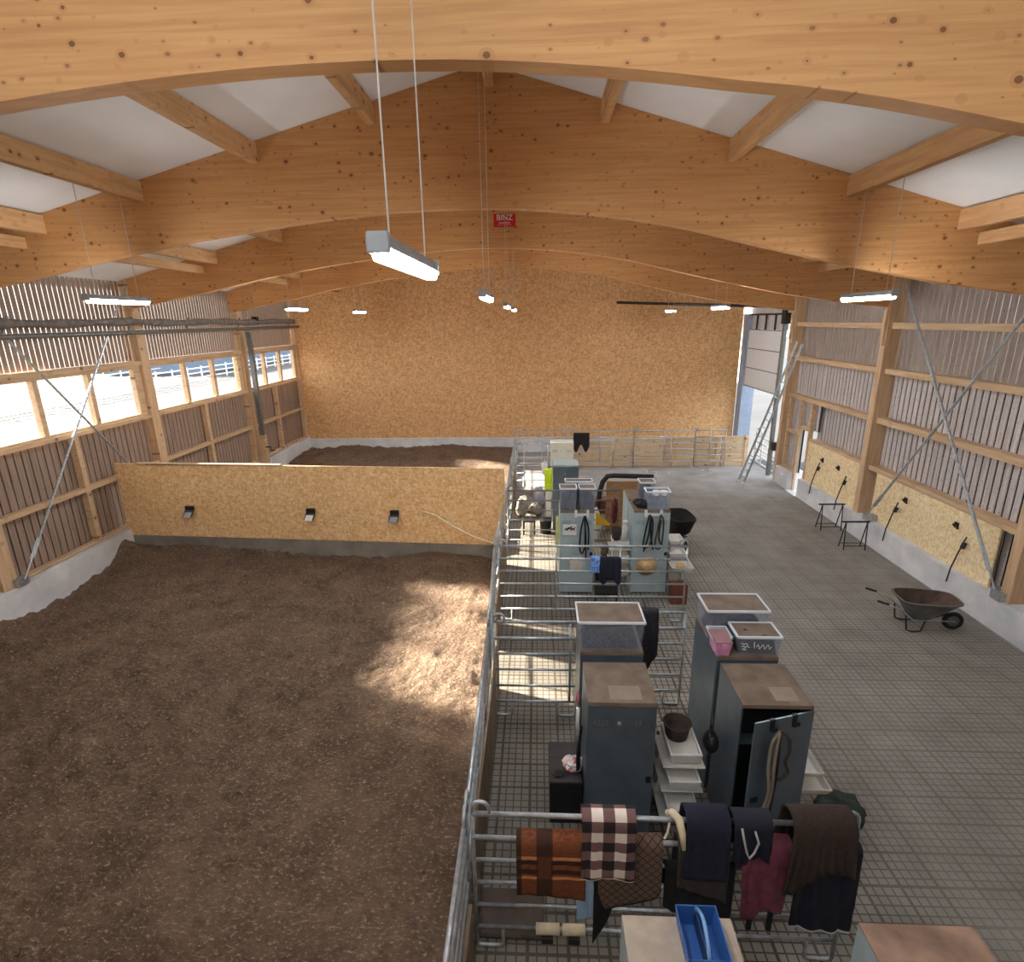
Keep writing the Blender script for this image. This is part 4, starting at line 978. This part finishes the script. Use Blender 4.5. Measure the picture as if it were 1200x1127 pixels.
cloth('yellow_lead', 'pale yellow lead hanging down the horse picture locker side', 'lead', .44, .5, 12.7, 1.9, .03, 1.0, .3, flat('pale_yellow', (220,224,130), .8), .01, 1, 0)
# right of middle lockers
t = thing('feed_tray', 'white feed tray unit right of the straw hat locker', 'tray', (3.3,12.5,0))
m = M(); m.opentub((3.3,12.6), (.14,.2), (.17,.25), 1.32, 1.42, .02); m.build('upper_tray', WHITE, t)
m = M(); m.opentub((3.32,12.5), (.16,.22), (.2,.26), 1.05, 1.15, .02); m.build('middle_tray', WHITE, t)
m = M(); m.opentub((3.4,12.35), (.2,.22), (.26,.28), .74, .86, .02); m.build('lower_tray', WHITE, t)
m = M(); m.box(3.15, 3.19, 12.5, 12.8, 0, 1.32); m.box(3.45, 3.49, 12.5, 12.6, 0, .74); m.build('stand', GREYP, t)
m = M(); m.lathe((3.42,12.3,.78), [(.13,0),(.14,.06),(.1,.09),(.02,.1)], 16); tag(m.build('feed_bowl', TAN, smooth=True, loc=(3.42,12.3,.78)), 'tan bowl of feed in the lowest white tray', 'bowl')
m = M(); m.box(3.12, 3.5, 11.9, 12.2, 0, .5); tag(m.build('crate', REDB, bevel=.01, loc=(3.3,12.05,0)), 'reddish brown crate behind the right end of the middle panel', 'crate')

# brown plank box wall with padded hoop
t = thing('plank_partition', 'brown plank partition behind the middle lockers', 'partition', (2.75,16.5,0))
for k in range(6):
    m = M(); m.box(2.12, 3.35, 16.48, 16.52, .06+.275*k, .06+.275*(k+1)-.012); m.build('plank', BROWNP, t)
for x in (2.2,3.28): m = M(); m.box(x-.04, x+.04, 16.52, 16.58, 0, 1.7); m.build('post', BROWNP, t)
m = M(); m.tube([(1.83,16.35,0),(1.85,16.35,.7),(1.9,16.35,1.4),(1.98,16.35,1.72),(2.12,16.35,1.9),(2.3,16.35,1.92),(3.5,16.35,1.88)], .075, 12)
tag(m.build('padded_hoop', RUB, smooth=True, loc=(2.5,16.35,0)), 'thick black padded tube arching beside the brown plank partition', 'tube')
m = M(); m.grid(lambda u, v: (1.66+.42*u, 15.1+.05*math.sin(3*u)*v, .78+.42*(1-u*.9)*v), 10, 8); tag(m.build('yellow_sheet', YELL, smooth=True, solid=.015, loc=(1.8,15,.8)), 'yellow plastic sheet hanging on the dark tube panel', 'sheet')
m = crumple((1.75,15.8,0), (.16,.14,.95), 8); tag(m.build('white_bag', WHITE, smooth=True, loc=(1.75,15.8,0)), 'white bag behind the yellow sheet', 'bag')
m = crumple((2.05,14.4,0), (.3,.25,.5), 12); tag(m.build('dark_saddle_bag', flat('bag_brown', (70,58,52), .9), smooth=True, loc=(2.05,14.4,0)), 'dark brown bag on the floor behind the middle tray stack', 'bag')
m = crumple((2.15,14.9,.9), (.1,.12,.7), 15); tag(m.build('red_black_jacket', flat('dark_red', (92,38,36), .9, 0, .5, 12), smooth=True, loc=(2.15,14.9,.9)), 'dark red jacket hanging left of the straw hat lockers', 'jacket')

# far left box : sacks, stools
for k, (c, r) in enumerate((((-.35,18.6,0),(.38,.32,.5)),((.02,18.9,0),(.24,.24,.75)),((-.05,18.2,0),(.22,.25,.38)),((-.55,18.0,0),(.22,.2,.55)))):
    m = crumple(c, r, 20+k); tag(m.build('feed_sack', flat('sack_%d' % k, [(140,134,128),(170,168,180),(128,120,110),(122,116,108)][k], .8), smooth=True, loc=c), ['pale crumpled feed sack, largest of the heap in the back box','white shiny sack standing tallest in the back heap','beige sack lowest at the front of the back heap','grey sack against the tube fence in the back heap'][k], 'sack', 'sacks heaped in the back box')
for k, x in enumerate((-.27,.25)):
    t = thing('step_stool', 'small black stool in the back box, %s' % ['left one','right one'][k], 'stool', (x,16.5,0), 'black stools in the back box')
    if k == 0:
        m = M(); m.box(x-.2, x+.2, 16.3, 16.65, .42, .46); m.build('seat', BLACK, t)
        for sx in (-1, 1):
            for sy in (16.33, 16.62): m = M(); m.box(x+sx*.17-.025, x+sx*.17+.025, sy-.025, sy+.025, 0, .42); m.build('leg', BLACK, t)
    else:
        m = M(); m.lathe((x,16.5,0), [(.16,0),(.19,.42),(.2,.42),(.2,.46)], 16); m.build('seat', BLACK, t, smooth=True)
t = thing('wash_shelf', 'small white shelf right of the far lockers', 'shelf', (1.6,18.6,0)); 
m = M(); m.box(1.38, 1.62, 18.2, 18.5, 0, 1.15); m.build('cabinet', CREAMW, t); m = M(); m.box(1.36, 1.64, 18.18, 18.52, 1.15, 1.18); m.build('top', WHITE, t)
m = M(); m.box(1.75, 2.6, 18.3, 18.7, 0, .45); m.box(1.72, 2.63, 18.27, 18.73, .45, .5); tag(m.build('storage_chest', REDB, loc=(2.2,18.5,0)), 'brown chest on the floor right of the small white shelf', 'chest')
m = M()
for k in range(10):
    x = rnd.uniform(4.6,8), ; xx = x[0]; yy = rnd.uniform(22.8,23.9); a = rnd.uniform(0,PI); l = rnd.uniform(.2,.5)
    m.tube([(xx,yy,.012),(xx+l*math.cos(a)*.5,yy+.1*math.sin(a*3),.012),(xx+l*math.cos(a),yy+l*math.sin(a),.012)], .02, 5)
tag(m.build('scattered_straw', WHITE), 'pale scraps of straw scattered on the smooth floor', 'straw', kind='stuff')

# ------------------------------------------------------------------ outdoors
m = M(); m.grid(lambda u, v: (-160+320*u, -30+230*v, -.42), 2, 2); struct('ground_outside', m, concrete('pale_gravel', (58,60,64), (40,42,46), .12))
m = M(); m.hexa([(-160,-20,-.4),(-62,-20,-.4),(-62,200,-.4),(-160,200,-.4),(-160,-20,9),(-75,-20,.4),(-75,200,.4),(-160,200,9)]); struct('grass_bank', m, flat('meadow', (78,104,86), .9, 0, .25, .1))
for i, (x, y0, y1) in enumerate(((-44,30,150),(-55,30,80))):
    t = thing('paddock_fence', 'white paddock fence outside the left windows, %s' % ['nearer','farther'][i], 'fence', (x,60,-.4))
    for z in (.3,.9,1.5): m = M(); m.box(x-.05, x+.05, y0, y1, z-.4, z-.28); m.build('rail', WHITE, t)
    m = M()
    for k in range(int((y1-y0)/3)): m.box(x-.07, x+.07, y0+3*k-.07, y0+3*k+.07, -.4, 1.4)
    p = m.build('post_row', WHITE, t); p['kind'] = 'stuff'
t = thing('stable_building', 'low stable building with dark roof seen through the far windows', 'building', (-58,96,-.4))
m = M(); m.box(-70, -50, 82, 120, -.4, 3.2); m.build('wall', flat('stable_wall', (104,122,142), .9), t)
m = M(); m.hexa([(-71,81,3.2),(-49,81,3.2),(-49,121,3.2),(-71,121,3.2),(-62,81,7),(-58,81,7),(-58,121,7),(-62,121,7)]); m.build('roof', flat('stable_roof', (98,106,124), .8), t)

# ------------------------------------------------------------------ light, camera, world
w = bpy.data.worlds.new('World'); S.world = w; w.use_nodes = True
bg = w.node_tree.nodes['Background']; bg.inputs[0].default_value = (.84,.92,1,1); bg.inputs[1].default_value = 3.0
sun = bpy.data.lights.new('sun', 'SUN'); sun.energy = 48; sun.angle = .06; sun.color = (1,.9,.74)
so = bpy.data.objects.new('sun', sun); COL.objects.link(so)
so.rotation_euler = Vector((1,-.3,-.405)).to_track_quat('-Z', 'Y').to_euler()
cam = bpy.data.cameras.new('camera'); co = bpy.data.objects.new('camera', cam); COL.objects.link(co); S.camera = co
cam.sensor_fit = 'HORIZONTAL'; cam.sensor_width = 36; cam.lens = 36*650/1200; cam.clip_end = 500; cam.clip_start = .05
pit, yaw, rol = math.radians(16.16), math.radians(-2.76), math.radians(-.9)
c_, s_, cy_, sy_, cr_, sr_ = math.cos(pit), math.sin(pit), math.cos(yaw), math.sin(yaw), math.cos(rol), math.sin(rol)
fw = Vector((sy_*c_, cy_*c_, -s_)); up = Vector((sy_*s_, cy_*s_, c_)); rt = Vector((cy_, -sy_, 0))
r2 = cr_*rt+sr_*up; u2 = -sr_*rt+cr_*up
mw = Matrix.Identity(4)
for i in range(3): mw[i][0] = r2[i]; mw[i][1] = u2[i]; mw[i][2] = -fw[i]
mw[2][3] = 6.5
co.matrix_world = mw
S.view_settings.view_transform = 'Standard'; S.view_settings.look = 'None'; S.view_settings.exposure = .36
